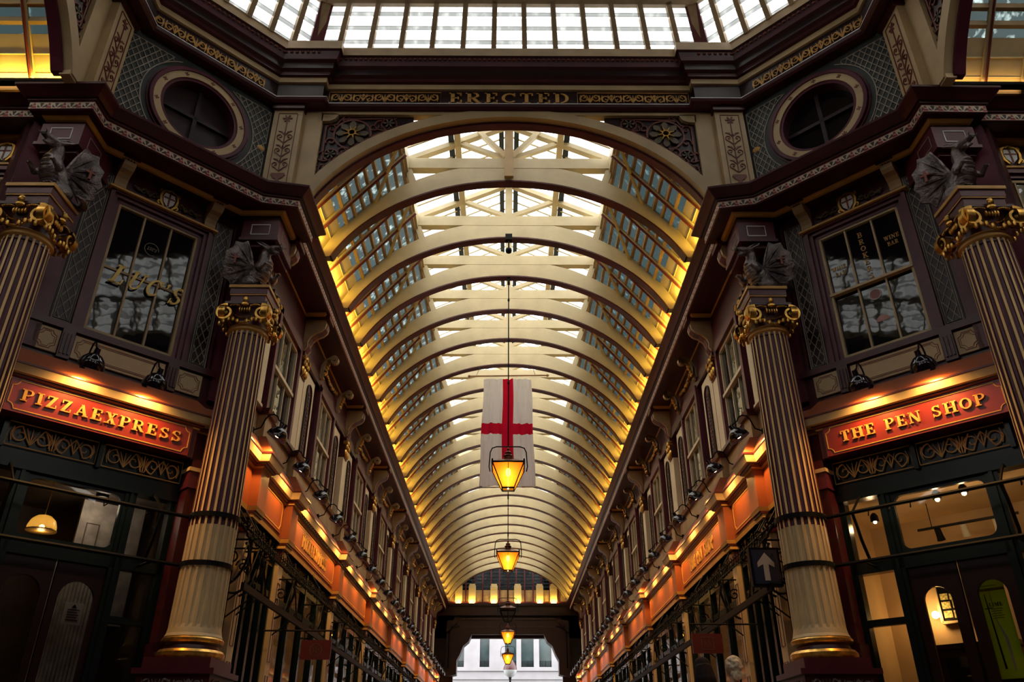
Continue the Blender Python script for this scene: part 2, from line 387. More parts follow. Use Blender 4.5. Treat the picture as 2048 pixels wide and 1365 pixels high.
# ------------------------------------------------------------------ lettering (slab serif, drawn stroke by stroke)
def glyph(ch):
    TH, TN, SE = 0.2, 0.085, 0.085
    B = []; A = []
    def b(x0, z0, x1, z1, w): B.append((x0, z0, x1, z1, w))
    def a(cx, cz, rx, rz, a0, a1, w): A.append((cx, cz, rx, rz, a0, a1, w))
    def stem(x, w=TH, top=True, bot=True, e=0.11):
        b(x, 0, x, 1, w)
        if top: b(x - w / 2 - e, 1 - SE / 2, x + w / 2 + e, 1 - SE / 2, SE)
        if bot: b(x - w / 2 - e, SE / 2, x + w / 2 + e, SE / 2, SE)
    W = 0.8
    if ch == 'I': stem(0.21); W = 0.42
    elif ch in 'PRB':
        stem(0.21); b(0.2, 1 - SE / 2, 0.48, 1 - SE / 2, SE); b(0.2, 0.5, 0.48, 0.5, SE); a(0.46, 0.75, 0.2, 0.21, 90, -90, 0.15); W = 0.76
        if ch == 'R': b(0.42, 0.5, 0.72, 0.04, 0.18); b(0.62, SE / 2, 0.86, SE / 2, SE); W = 0.88
        if ch == 'B': b(0.2, SE / 2, 0.5, SE / 2, SE); a(0.48, 0.27, 0.22, 0.225, 90, -90, 0.15); W = 0.78
    elif ch in 'EFL':
        stem(0.21); W = 0.74
        if ch != 'L':
            b(0.2, 1 - SE / 2, 0.66, 1 - SE / 2, SE); b(0.64, 1, 0.64, 0.72, TN); b(0.2, 0.5, 0.5, 0.5, SE); b(0.5, 0.62, 0.5, 0.38, TN * .9)
        if ch != 'F': b(0.2, SE / 2, 0.7, SE / 2, SE); b(0.67, 0, 0.67, 0.3, TN)
    elif ch == 'Z':
        b(0.08, 1 - SE / 2, 0.68, 1 - SE / 2, SE); b(0.57, 0.97, 0.17, 0.03, 0.2); b(0.06, SE / 2, 0.7, SE / 2, SE); b(0.1, 1, 0.1, 0.72, TN); b(0.66, 0, 0.66, 0.28, TN); W = 0.76
    elif ch == 'X':
        b(0.2, 0.98, 0.64, 0.02, 0.2); b(0.64, 0.98, 0.2, 0.02, TN)
        for x in (0.18, 0.64):
            for z in (SE / 2, 1 - SE / 2): b(x - 0.16, z, x + 0.16, z, SE)
        W = 0.84
    elif ch == 'S':
        a(0.38, 0.735, 0.21, 0.2, 30, 270, 0.15); a(0.38, 0.265, 0.22, 0.205, 90, -150, 0.15); b(0.6, 1.0, 0.6, 0.72, TN * .8); b(0.14, 0, 0.14, 0.3, TN * .8); W = 0.74
    elif ch == 'A':
        b(0.45, 0.98, 0.16, 0.02, TN); b(0.43, 0.98, 0.72, 0.02, 0.2); b(0.25, 0.33, 0.6, 0.33, TN); b(0, SE / 2, 0.3, SE / 2, SE); b(0.55, SE / 2, 0.92, SE / 2, SE); W = 0.92
    elif ch == 'T':
        stem(0.4, top=False); b(0.06, 1 - SE / 2, 0.74, 1 - SE / 2, SE); b(0.09, 1, 0.09, 0.72, TN); b(0.71, 1, 0.71, 0.72, TN)
    elif ch == 'H': stem(0.21); stem(0.74); b(0.2, 0.5, 0.74, 0.5, TN); W = 0.95
    elif ch == 'N': stem(0.17, TN, True, True, .1); stem(0.76, TN, True, False, .1); b(0.18, 0.96, 0.74, 0.04, 0.2); W = 0.92
    elif ch == 'O': a(0.43, 0.5, 0.33, 0.42, 0, 360, 0.17); W = 0.86
    elif ch in 'CG':
        a(0.45, 0.5, 0.34, 0.42, 40, 320, 0.16); b(0.72, 0.98, 0.72, 0.66, TN); W = 0.82
        if ch == 'G': b(0.7, 0.42, 0.7, 0.06, 0.15); b(0.55, 0.42, 0.85, 0.42, SE)
    elif ch == 'D': stem(0.21); b(0.2, 1 - SE / 2, 0.42, 1 - SE / 2, SE); b(0.2, SE / 2, 0.42, SE / 2, SE); a(0.38, 0.5, 0.36, 0.44, 90, -90, 0.16); W = 0.86
    elif ch == 'U':
        b(0.2, 0.3, 0.2, 1, 0.18); b(0.68, 0.3, 0.68, 1, TN); b(0.02, 1 - SE / 2, 0.38, 1 - SE / 2, SE); b(0.54, 1 - SE / 2, 0.84, 1 - SE / 2, SE)
        a(0.44, 0.32, 0.24, 0.26, 180, 360, 0.12); W = 0.86
    elif ch == 'K': stem(0.21); b(0.3, 0.45, 0.7, 0.98, TN); b(0.38, 0.6, 0.74, 0.02, 0.18); b(0.58, 1 - SE / 2, 0.86, 1 - SE / 2, SE); b(0.6, SE / 2, 0.9, SE / 2, SE); W = 0.88
    elif ch == 'W':
        b(0.14, 0.98, 0.36, 0.02, 0.17); b(0.36, 0.02, 0.56, 0.98, TN); b(0.54, 0.98, 0.78, 0.02, 0.17); b(0.78, 0.02, 0.98, 0.98, TN)
        for x in (0.14, 0.55, 0.98): b(x - 0.14, 1 - SE / 2, x + 0.14, 1 - SE / 2, SE)
        W = 1.1
    elif ch == 'M': stem(0.17, TN, True, True, .1); stem(0.88, TH); b(0.2, 0.96, 0.52, 0.1, 0.17); b(0.52, 0.1, 0.82, 0.96, TN); W = 1.08
    elif ch == "'": a(0.1, 0.9, 0.05, 0.05, 0, 360, 0.09); b(0.14, 0.9, 0.06, 0.7, TN); W = 0.26
    elif ch == ' ': W = 0.45
    return B, A, W

def words(name, s, xc, z0, h, width, y0, y1, mats, parent, M, gap=.12):
    """one mesh per word, together spanning width"""
    adv = [sum(glyph(c)[2] + gap for c in w) - gap for w in s.split(' ')]; sp = glyph(' ')[2] + 2 * gap
    tot = sum(adv) + sp * (len(adv) - 1); k = width / tot; x = xc - width / 2
    for w, a in zip(s.split(' '), adv):
        b = MB(); b.M = M; text(b, w, x + a * k / 2, z0, h, a * k, y0, y1, gap=gap); part(name, b, mats, parent); x += (a + sp) * k

def text(mb, s, xc, z0, h, width=None, y0=0.0, y1=0.01, slant=0.0, gap=0.12, M2=None):
    """lettering in the x-z plane centred on xc; width = total run"""
    adv = []; x = 0
    for ch in s:
        B, A, W = glyph(ch); adv.append((x, B, A)); x += W + gap
    tot = (x - gap) * h; k = (width / tot) if width else 1.0
    def tr(px, pz): return (xc - tot * k / 2 + (px * h) * k + slant * pz * h, z0 + pz * h)
    for ox, B, A in adv:
        for x0, z0_, x1, z1_, w in B:
            dx, dz = x1 - x0, z1_ - z0_; l = math.hypot(dx, dz) or 1; nx, nz = -dz / l * w / 2, dx / l * w / 2
            q = [(x0 + nx, z0_ + nz), (x1 + nx, z1_ + nz), (x1 - nx, z1_ - nz), (x0 - nx, z0_ - nz)]
            mb.prism([tr(ox + a_, b_) for a_, b_ in q], y0, y1)
        for cx, cz, rx, rz, a0, a1, w in A:
            n = max(5, int(abs(a1 - a0) / 18)); out = []; inn = []
            for i in range(n + 1):
                q = math.radians(a0 + (a1 - a0) * i / n)
                kk = w / 2 * (0.55 + 0.55 * abs(math.cos(q)))
                out.append((cx + (rx + kk) * math.cos(q), cz + (rz + w * .3) * math.sin(q))); inn.append((cx + (rx - kk) * math.cos(q), cz + (rz - w * .3) * math.sin(q)))
            for i in range(n):
                mb.prism([tr(ox + p[0], p[1]) for p in (out[i], out[i + 1], inn[i + 1], inn[i])], y0, y1)
    return mb

# ------------------------------------------------------------------ ornament
def spiral(cx, cz, r0, r1, a0, turns, n=18):
    return [(cx + (r0 + (r1 - r0) * i / n) * math.cos(math.radians(a0) + turns * 2 * PI * i / n), cz + (r0 + (r1 - r0) * i / n) * math.sin(math.radians(a0) + turns * 2 * PI * i / n)) for i in range(n + 1)]
def arcp(cx, cz, r, a0, a1, n=10):
    return [(cx + r * math.cos(math.radians(a0 + (a1 - a0) * i / n)), cz + r * math.sin(math.radians(a0 + (a1 - a0) * i / n))) for i in range(n + 1)]
def rosette(mb, cx, cz, r, y0, y1, n=8, w=0.35):
    for k in range(n):
        a = 2 * PI * k / n
        pts = [(cx + r * t * math.cos(a), cz + r * t * math.sin(a)) for t in (0.3, 0.55, 0.8, 1.0)]
        mb.strap(pts, [r * w * q for q in (0.3, 0.8, 1.0, 0.3)], y0, y1)
    mb.strap(arcp(cx, cz, r * 0.22, 0, 360, 8), r * 0.12, y0, y1)
def scroll_run(mb, x0, x1, zc, h, y0, y1, w, n=None):
    """running scroll of mirrored volutes and leaves filling a band"""
    n = n or max(1, round((x1 - x0) / (h * 1.9))); L = (x1 - x0) / n
    for i in range(n):
        c = x0 + L * (i + 0.5); r = min(h * 0.42, L * 0.22)
        for sx in (-1, 1):
            up = 1 if i % 2 == 0 else -1
            p = spiral(0, 0, r, r * 0.15, 90 * up, 1.25 * (1 if up > 0 else -1))
            mb.strap([(c + sx * (L * 0.25 - q[0]), zc + q[1]) for q in p], [w * (1.2 - 0.5 * k / len(p)) for k in range(len(p))], y0, y1)
            mb.strap([(c, zc - up * h * .4), (c + sx * L * .12, zc - up * h * .05), (c + sx * L * .25, zc + up * r)], w, y0, y1)
            mb.strap([(c + sx * L * 0.42, zc - h * .35), (c + sx * L * .47, zc), (c + sx * L * .42, zc + h * .35)], w * .8, y0, y1)
        for k in (-1, 0, 1):
            mb.strap([(c, zc - h * .35), (c + k * h * .12, zc), (c + k * h * .28, zc + h * .38)], [w * .5, w * 1.1, w * .3], y0, y1)
def arabesque(mb, xc, z0, z1, w, y0, y1, t):
    """upright candelabra ornament rising from an urn"""
    h = z1 - z0; step = w * 0.95; n = int((h - w) / step)
    urn = [(-.3, .62), (-.34, .5), (-.22, .3), (-.08, .2), (-.08, .1), (-.2, 0), (.2, 0), (.08, .1), (.08, .2), (.22, .3), (.34, .5), (.3, .62)]
    mb.prism([(xc + a * w * 1.1, z0 + b * w * 0.95) for a, b in urn], y0, y1)
    zb = z0 + w * 0.7
    mb.strap([(xc, zb), (xc, z1 - w * .3)], t, y0, y1)
    for i in range(n):
        zc = zb + step * (i + 0.5)
        for sx in (-1, 1):
            p = spiral(0, 0, w * .2, w * .04, -90, 1.1, 12)
            mb.strap([(xc + sx * (w * .24 + q[0] * .95), zc + q[1]) for q in p], t * .9, y0, y1)
            mb.strap([(xc, zc - step * .45), (xc + sx * w * .12, zc - step * .35), (xc + sx * w * .24, zc - w * .2)], t, y0, y1)
            mb.strap([(xc + sx * w * .02, zc + .1 * w), (xc + sx * w * .16, zc + w * .32), (xc + sx * w * .36, zc + w * .38)], [t * .6, t * 2, t * .4], y0, y1)
        mb.prism([(xc - w * .06, zc + w * .2), (xc, zc + w * .1), (xc + w * .06, zc + w * .2), (xc, zc + w * .38)], y0, y1)
    rosette(mb, xc, z1 - w * .35, w * .26, y0, y1, 6)
    e = w * .5
    mb.strap([(xc - e, z0 - .02), (xc - e, z1), (xc + e, z1), (xc + e, z0 - .02), (xc - e, z0 - .02)], t * .5, y0, y1)
def lattice(mb, x0, x1, z0, z1, sx, sz, w, y0, y1, clip=None):
    """crossed diagonal fillets inside a rectangle, clipped point by point"""
    def inside(x, z): return x0 <= x <= x1 and z0 <= z <= z1 and (clip is None or clip(x, z))
    H = z1 - z0; k = sz / sx
    for sgn in (1, -1):
        c = -H / k - (x1 - x0)
        while c < (x1 - x0) + H / k:
            run = []; N = 60
            for i in range(N + 1):
                z = z0 + H * i / N; xb = (x0 if sgn > 0 else x0) + c + sgn * (z - z0) / k
                if inside(xb, z): run.append((xb, z))
                else:
                    if len(run) > 1: mb.strap([run[0], run[-1]], w, y0, y1)
                    run = []
            if len(run) > 1: mb.strap([run[0], run[-1]], w, y0, y1)
            c += sx
def notched(x0, x1, z0, z1, r, n=5):
    """rectangle outline with concave quarter-round corners"""
    P = []
    for cx, cz, a in ((x0, z0, 90), (x1, z0, 180), (x1, z1, 270), (x0, z1, 360)):
        pts = arcp(cx, cz, r, a, a - 90, n)
        P += pts
    return P
def rounded(x0, x1, z0, z1, r, n=5):
    P = []
    for cx, cz, a in ((x0 + r, z0 + r, 180), (x1 - r, z0 + r, 270), (x1 - r, z1 - r, 0), (x0 + r, z1 - r, 90)):
        P += arcp(cx, cz, r, a, a + 90, n)
    return P
def outline(mb, P, w, y0, y1): mb.strap(P + [P[0]], w, y0, y1)
def frame_plate(mb, x0, x1, z0, z1, hole, y0, y1):
    """plate with a hole: quads from the hole outline out to the rectangle"""
    cx = sum(p[0] for p in hole) / len(hole); cz = sum(p[1] for p in hole) / len(hole)
    def proj(p):
        dx, dz = p[0] - cx, p[1] - cz
        t = min(((x1 - cx) / dx if dx > 0 else (x0 - cx) / dx) if abs(dx) > 1e-6 else 1e9, ((z1 - cz) / dz if dz > 0 else (z0 - cz) / dz) if abs(dz) > 1e-6 else 1e9)
        return (cx + dx * t, cz + dz * t)
    H = list(hole)
    for c in ((x0, z0), (x1, z0), (x1, z1), (x0, z1)):     # make sure corners are reached
        a = math.atan2(c[1] - cz, c[0] - cx)
        best = None
        for i in range(len(H)):
            p, q = H[i], H[(i + 1) % len(H)]
            ap = math.atan2(p[1] - cz, p[0] - cx); aq = math.atan2(q[1] - cz, q[0] - cx)
            d1 = (a - ap + PI) % (2 * PI) - PI; d2 = (aq - ap + PI) % (2 * PI) - PI
            if 0 < d1 < d2: best = (i, d1 / d2)
        if best:
            i, t = best; p, q = H[i], H[(i + 1) % len(H)]
            H.insert(i + 1, (p[0] + (q[0] - p[0]) * t, p[1] + (q[1] - p[1]) * t))
    n = len(H)
    for i in range(n):
        p, q = H[i], H[(i + 1) % n]; P, Q = proj(p), proj(q)
        mb.add([(p[0], y0, p[1]), (q[0], y0, q[1]), (Q[0], y0, Q[1]), (P[0], y0, P[1]), (p[0], y1, p[1]), (q[0], y1, q[1]), (Q[0], y1, Q[1]), (P[0], y1, P[1])],
               [(0, 1, 2, 3), (7, 6, 5, 4), (0, 4, 5, 1)])

def remeshed(name, mb, mats, vox, smooth_it=2):
    """join overlapping limbs into one continuous skin"""
    me = mb.mesh(name + '_raw', mats); o = bpy.data.objects.new(name + '_raw', me); COL.objects.link(o)
    r = o.modifiers.new('r', 'REMESH'); r.mode = 'VOXEL'; r.voxel_size = vox; r.use_smooth_shade = True
    if smooth_it:
        sm = o.modifiers.new('s', 'SMOOTH'); sm.iterations = smooth_it; sm.factor = 0.5
    dg = bpy.context.evaluated_depsgraph_get(); dg.update()
    new = bpy.data.meshes.new_from_object(o.evaluated_get(dg)); new.name = name
    bpy.data.objects.remove(o)
    new.materials.clear()
    for m in (mats if isinstance(mats, (list, tuple)) else [mats]): new.materials.append(m)
    new.polygons.foreach_set('use_smooth', [True] * len(new.polygons))
    return new
def mpart(name, me, parent):
    o = bpy.data.objects.new(name, me); COL.objects.link(o); o.parent = parent; return o

# ------------------------------------------------------------------ the setting: floor, shells, slabs
ARM_END = 13.5
b = MB().box(-16, 16, -8.2, 62, -0.85, -0.75)
struct('floor', b, FLOORM)
def mirror(path): return [(-x, y) for x, y in reversed(path)]

YP = [11.45, 13.35, 17.75, 22.1, 26.4, 30.7, 35.0, 39.4, 43.7]     # pilaster lines of the long arcade
YEND = 45.8
for sn, s in SIDES:
    X = lambda y: -s * y
    b = MB(); b.M = FA[s]
    def yb(b, y0, y1, d0, d1, z0, z1):
        a, c = sorted((X(y0), X(y1))); b.box(a, c, d0, d1, z0, z1)
    yb(b, 10.3, 47, 3.97, 4.3, 4.4, 7.98)                      # upper wall
    yb(b, 10.3, 47, 3.80, 4.3, 3.27, 4.42)                     # fascia backing
    yb(b, 10.3, 11.2, 3.95, 4.3, -0.75, 3.3)
    yb(b, 45.2, 47, 3.95, 4.3, -0.75, 3.3)
    struct('wall_' + sn, b, BURG, label='burgundy upper wall of the arcade, %s side' % sn)
    b = MB(); b.M = FA[s]
    yb(b, 12.3, 46.5, 6.2, 6.3, -0.75, 3.3); yb(b, 12.25, 12.35, 4.3, 6.2, -0.75, 3.3); yb(b, 46.4, 46.5, 4.3, 6.2, -0.75, 3.3)
    yb(b, 12.3, 46.5, 4.3, 6.2, 3.28, 3.34)
    for y in YP[2:]: yb(b, y - .06, y + .06, 4.02, 6.2, -0.75, 3.28)
    struct('wall_%s_shops' % sn, b, PLAST, label='plastered shop interiors behind the %s shopfronts' % sn)
    # unseen slabs added over the corner buildings to block the sky
    b = MB()
    for yy in ((lambda y: y), (lambda y: 8.2 - y)):
        poly = [(3.55, 10.45), (5.9, 8.1), (16, 8.1), (16, 47 if yy(0) == 0 else 16.4), (3.55, 47 if yy(0) == 0 else 16.4)]
        n_ = len(poly); b.add([(s * x, yy(y), 7.99) for x, y in poly] + [(s * x, yy(y), 8.04) for x, y in poly], [tuple(range(n_)), tuple(range(2 * n_ - 1, n_ - 1, -1))] + [(i, (i + 1) % n_, n_ + (i + 1) % n_, n_ + i) for i in range(n_)])
    b.box(min(s * 3.5, s * 4), max(s * 3.5, s * 4), 10.3, 46, 7.985, 8.05)
    b.box(min(s * 15.9, s * 16), max(s * 15.9, s * 16), -8.2, 47, -0.75, 8.04)
    struct('roof_slab_' + sn, b, SLABM, label='flat roof of the corner buildings, %s' % sn)
    # side arm: facing wall, end wall
    b = MB(); x0, x1 = sorted((s * 5.9, s * 15.9)); b.box(x0, x1, 8.35, 8.6, -0.75, 7.99); b.box(x0, x1, -0.35, -0.1, -0.75, 7.99)
    xe0, xe1 = sorted((s * ARM_END, s * (ARM_END + .2))); b.box(xe0, xe1, -0.35, 8.6, -0.75, 11.5)
    struct('wall_side_arm_' + sn, b, BURG, label='burgundy walls of the %s side arm' % sn)
b = MB().box(-16, 16, -8.3, -8.1, -0.75, 11.5); b.box(-4.2, -3.97, -8.2, -2.0, -0.75, 8); b.box(3.97, 4.2, -8.2, -2.0, -0.75, 8)
struct('wall_rear', b, BURG, label='burgundy wall closing the arm behind the viewer')

# ---- main cornice with its stencilled band: from each side arm, across the corner, down the long arcade
for sn, s in SIDES:
    P = [(-ARM_END, 7.95), (-6.36, 7.95), (-6.36, 7.80), (-5.50, 7.79), (-5.50, 8.13), (-3.80, 9.76), (-3.27, 9.87), (-3.27, 10.83), (-3.42, 10.83), (-3.42, YEND)]
    if s > 0: P = mirror(P)
    prof = [(-.62, 7.64), (-.5, 7.64), (-.02, 7.655), (0, 7.67), (0, 7.79), (.03, 7.80), (.03, 7.825), (.06, 7.83), (.10, 7.88), (.17, 7.95), (.17, 7.985), (-.5, 8.0)]
    b = MB().sweep(P, prof, mats=[0, 0, 0, 1, 0, 0, 2, 0, 0, 0, 0], uvface=3)
    # face index 3 carries the stencil
    struct('trim_cornice_' + sn, b, [BURG, LACE, DARKW], label='burgundy cornice with a cream stencilled palmette band, %s' % sn)
    # gilt bed mould under the soffit
    G = [(-ARM_END, 8.3), (-6.18, 8.3), (-6.18, 7.93), (-5.64, 7.93), (-5.64, 8.48), (-4.16, 9.96), (-3.52, 9.96), (-3.52, 10.78), (-3.9, 10.78)]
    path = list(G)
    for y in YP[1:]:
        path += [(-3.9, y - .24), (-3.52, y - .24), (-3.52, y + .24), (-3.9, y + .24)]
    path += [(-3.9, YEND)]
    # first console of the long wall sits between window and column
    if s > 0: path = mirror(path)
    b = MB().sweep(path, [(-.05, 7.60), (0, 7.60), (.035, 7.635), (.035, 7.66)])
    struct('trim_bed_mould_' + sn, b, GOLD, label='gilt bed moulding under the cornice, %s' % sn)
# rear half of the octagon: plain cornice and walls, seen only in reflections and from other positions
b = MB()
for s in (-1, 1):
    P = [(-ARM_END, 0.25), (-6.36, 0.25), (-5.5, 0.4), (-5.5, 0.07), (-3.8, -1.56), (-3.42, -1.67), (-3.42, -8)]
    P = list(reversed(P)) if s < 0 else [(-x, y) for x, y in P]
    b.sweep(P, [(-.62, 7.64), (0, 7.67), (0, 7.8), (.17, 7.95), (.17, 7.985), (-.5, 8.0)])
struct('trim_cornice_rear', b, BURG)
b = MB()
for s in (-1, 1):
    b.M = Matrix.Scale(s, 4, (1, 0, 0)) @ T(0, 4.1) @ RZ(PI * 0.75)
    b.box(-1.8, 1.8, 7.35, 7.7, -.75, 8.0); b.box(-1.4, 1.4, 6.93, 7.3, 8.0, 11.0)
b.M = None; b.box(-3.5, 3.5, -1.9, -1.8, 9.9, 11.0)
struct('wall_rear_corner', b, BURG)

# ---- diagonal corner walls
UC = -0.14        # centre of the corner bay along the wall
for sn, s in SIDES:
    F = FD[s]
    def ub(b, u0, u1, n0, n1, z0, z1):
        a, c = sorted((s * u0, s * u1)); b.box(a, c, n0, n1, z0, z1)
    b = MB(); b.M = F
    ub(b, -1.8, 1.8, 7.35, 7.7, 7.12, 7.99)
    ub(b, -1.8, -.86, 7.35, 7.7, 4.42, 7.12); ub(b, .58, 1.8, 7.35, 7.7, 4.42, 7.12); ub(b, -.86, .58, 7.35, 7.7, 4.42, 4.93)
    ub(b, -1.8, 1.8, 7.2, 7.7, 3.6, 4.42); ub(b, -1.8, 1.8, 7.38, 7.7, 3.25, 3.6)
    ub(b, -1.8, -1.24, 7.35, 7.7, -.75, 3.25); ub(b, 1.16, 1.8, 7.35, 7.7, -.75, 3.25)
    struct('wall_corner_' + sn, b, BURG, label='burgundy corner wall with shopfront and sash window, %s' % sn)
    # window backing room and shop room
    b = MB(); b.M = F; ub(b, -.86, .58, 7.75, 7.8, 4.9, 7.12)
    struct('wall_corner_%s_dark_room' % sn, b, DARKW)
    # cornice over the shopfront
    k = s * UC
    prof = [(-.1, 3.60), (0.0, 3.60), (0.0, 3.985), (.02, 3.99), (.02, 4.01), (.04, 4.015), (.06, 4.03), (.06, 4.05), (.11, 4.055), (.14, 4.145), (.15, 4.15), (.15, 4.17), (-.06, 4.42), (-.12, 4.42)]
    mi = [0, 0, 1, 1, 0, 3, 0, 2, 2, 3, 0, 4, 0]
    pu = [(-1.62, 7.18), (-1.2, 7.18), (-1.2, 7.10), (1.16, 7.10), (1.16, 7.18), (1.62, 7.18)]
    pu = [(s * u, n) for u, n in pu]
    if s < 0: pu.reverse()
    b = MB(); b.M = F; b.sweep(pu, prof, mats=mi)
    struct('trim_shop_cornice_' + sn, b, [BURG, GOLD, CREAM, REDP, ORNG], label='shop cornice with cream band above the signboard, %s corner' % sn)
    # pedestal course below the window
    b = MB(); b.M = F
    ub(b, -1.3, 1.12, 7.24, 7.35, 4.42, 4.84); ub(b, -1.34, 1.16, 7.17, 7.35, 4.84, 4.93)
    for u in (.62, -.73):
        ub(b, u - .075, u + .075, 7.16, 7.3, 4.45, 4.84)
        for k in (-1, 0, 1): ub(b, u + k * .045 - .012, u + k * .045 + .012, 7.14, 7.17, 4.5, 4.78)
    struct('trim_sill_course_' + sn, b, BURG, label='burgundy sill course with fluted blocks, %s corner' % sn)
    # upper reveals beside the window
    b = MB(); b.M = F
    for u0, u1 in ((.60, .86), (-1.21, -.95)):
        ub(b, u0 - .05, u0 - .02, 7.30, 7.36, 4.95, 7.5); ub(b, u1 + .02, u1 + .05, 7.30, 7.36, 4.95, 7.5)
    ub(b, -1.75, -1.3, 7.2, 7.35, 4.5, 7.6); ub(b, .93, 1.75, 7.2, 7.35, 4.5, 7.6)
    struct('trim_jambs_' + sn, b, BURG2, label='maroon pilaster strips flanking the corner window, %s' % sn)

# ---- arch wall of the long arcade and drum of the crossing
def ell(a, bb, x, zc=6.95): return zc + bb * math.sqrt(max(0.0, 1 - (x / a) ** 2))
def arch_ring(b, y0, y1, a0, b0, a1, b1, zlo, n=36, ztop=None, zc=6.95):
    """band between two half-ellipses, cut at zlo"""
    t0 = math.asin(min(1, (zlo - zc) / b0)); t1 = math.asin(min(1, (zlo - zc) / b1))
    I = []; O = []
    for i in range(n + 1):
        q0 = t0 + (PI - 2 * t0) * i / n; q1 = t1 + (PI - 2 * t1) * i / n
        I.append((a0 * math.cos(q0), zc + b0 * math.sin(q0)))
        z = zc + b1 * math.sin(q1)
        O.append((a1 * math.cos(q1), min(z, ztop) if ztop else z))
    vs = []
    for y in (y0, y1):
        vs += [(x, y, z) for x, z in I] + [(x, y, z) for x, z in O]
    N = n + 1; fs = []
    for i in range(n):
        fs += [(i, i + 1, N + i + 1, N + i), (2 * N + i, 3 * N + i, 3 * N + i + 1, 2 * N + i + 1), (i, 2 * N + i, 2 * N + i + 1, i + 1), (N + i, N + i + 1, 3 * N + i + 1, 3 * N + i)]
    fs += [(0, N, 3 * N, 2 * N), (n, 2 * N + n, 3 * N + n, N + n)]
    b.add(vs, fs)
def arch_wall(M, lab, side):
    """spandrel wall with its arch, the same on every arm; local y = 10 at the face"""
    b = MB(); b.M = M
    arch_ring(b, 9.98, 10.14, 3.42, 2.72, 3.62, 2.90, 7.98)
    b.box(-3.5, 3.5, 10.0, 10.14, 9.73, 9.86)
    for s in (-1, 1):
        a, c = sorted((s * 3.14, s * 3.46)); b.box(a, c, 10.0, 10.14, 7.95, 9.73)
        pts = [(s * 3.14, 9.73), (s * 3.14, 9.56)] + [(s * (3.14 - .0 + -.20 * math.sin(q)), 9.73 - .17 * math.cos(q)) for q in (0.1, .5, .9, 1.3)] + [(s * 2.94, 9.73)]
        b.prism([(s * 3.16, 9.75), (s * 3.16, 9.58), (s * 3.02, 9.585), (s * 2.93, 9.63), (s * 2.89, 9.70), (s * 2.88, 9.75)], 10.0, 10.14)
    struct('wall_arch_' + side, b, CREAM, label=lab)
    b = MB(); b.M = M
    arch_ring(b, 10.1, 10.25, 3.38, 2.67, 3.46, 2.76, 7.98)
    struct('trim_arch_edge_' + side, b, BURG2, label='maroon inner edge moulding of the arch, ' + side)
def spandrel(M, s, lab, grp=None):
    x0, x1 = 3.16, 1.62
    t = thing('spandrel_panel', lab, 'ornamental panel', M @ T(s * 2.7, 10.05, 9.2))
    O = T(-s * 2.7, -10.05, -9.2)
    N = 22; top = 9.75; poly = [(s * x0, top), (s * x0, ell(3.55, 2.83, x0))]
    poly += [(s * (x0 + (x1 - x0) * i / N), ell(3.55, 2.83, x0 + (x1 - x0) * i / N)) for i in range(1, N + 1)] + [(s * x1, top)]
    b = MB(); b.M = O
    for i in range(N):
        xa = x0 + (x1 - x0) * i / N; xb = x0 + (x1 - x0) * (i + 1) / N
        b.prism([(s * xa, top), (s * xa, ell(3.55, 2.83, xa)), (s * xb, ell(3.55, 2.83, xb)), (s * xb, top)], 10.07, 10.12)
    part('ground', b, DARKW, t)
    b = MB(); b.M = O
    b.strap([(s * x, z) for x, z in ((3.07, 8.75), (3.07, 9.52), (2.9, 9.54), (2.83, 9.66), (1.9, 9.68))], .025, 10.04, 10.08)
    b.strap([(s * x, ell(3.68, 2.97, x)) for x in [3.05 - .1 * i for i in range(13)]], .025, 10.04, 10.08)
    b.strap([(s * x, z) for x, z in arcp(2.62, 9.33, .31, 0, 360, 24)], .03, 10.04, 10.08)
    for cx, cz, r in ((2.02, 9.56, .13), (2.94, 8.88, .12), (3.04, 8.6, .07)):
        b.strap([(s * x, z) for x, z in arcp(cx, cz, r, 0, 360, 14)], .02, 10.04, 10.08)
        b.strap([(s * x, z) for x, z in spiral(cx + r, cz, r * 1.3, r * .3, 200, .9)], .018, 10.04, 10.08)
    for q in range(8):
        a = q * 45 + 20; c = (2.62 + .38 * math.cos(math.radians(a)), 9.33 + .38 * math.sin(math.radians(a)))
        if c[1] < 9.68 and c[1] > ell(3.6, 2.9, c[0]) + .05: b.strap([(s * x, z) for x, z in spiral(c[0], c[1], .09, .02, a, 1.1, 12)], .018, 10.04, 10.08)
    part('scroll_relief', b, REDR, t)
    b = MB(); b.M = O
    rosette(b, s * 2.62, 9.33, .27, 10.02, 10.08, 8, .42); part('flower', b, OLIVER, t)
    b = MB(); b.M = O; rosette(b, s * 2.02, 9.56, .10, 10.02, 10.08, 6); part('flower', b, OLIVER, t)
    b = MB(); b.M = O; rosette(b, s * 2.94, 8.88, .09, 10.02, 10.08, 6); part('flower', b, OLIVER, t)
    b = MB(); b.M = O
    for k in range(8):
        a = k * PI / 4 + .3; b.strap([(s * 2.62 + .07 * math.cos(a), 9.33 + .07 * math.sin(a)), (s * 2.62 + .15 * math.cos(a), 9.33 + .15 * math.sin(a))], [.025, .006], 9.99, 10.03)
    b.strap(arcp(s * 2.62, 9.33, .06, 0, 360, 10), .02, 9.99, 10.03)
    part('gilt_star', b, GILT, t)
    return t
M_ARM = {'front': ID, 'left': T(-5.72 + 10, 4.32) @ RZ(PI / 2), 'right': T(5.72 - 10, 4.32) @ RZ(-PI / 2), 'rear': T(0, 8.2) @ RZ(PI)}
arch_wall(M_ARM['front'], 'cream arch wall framing the long arcade', 'front')
arch_wall(M_ARM['left'], 'cream arch wall of the left side arm', 'left')
arch_wall(M_ARM['right'], 'cream arch wall of the right side arm', 'right')
arch_wall(M_ARM['rear'], 'cream arch wall behind the viewer', 'rear')
spandrel(M_ARM['front'], -1, 'carved scroll spandrel with gilt star, left of the arcade arch')
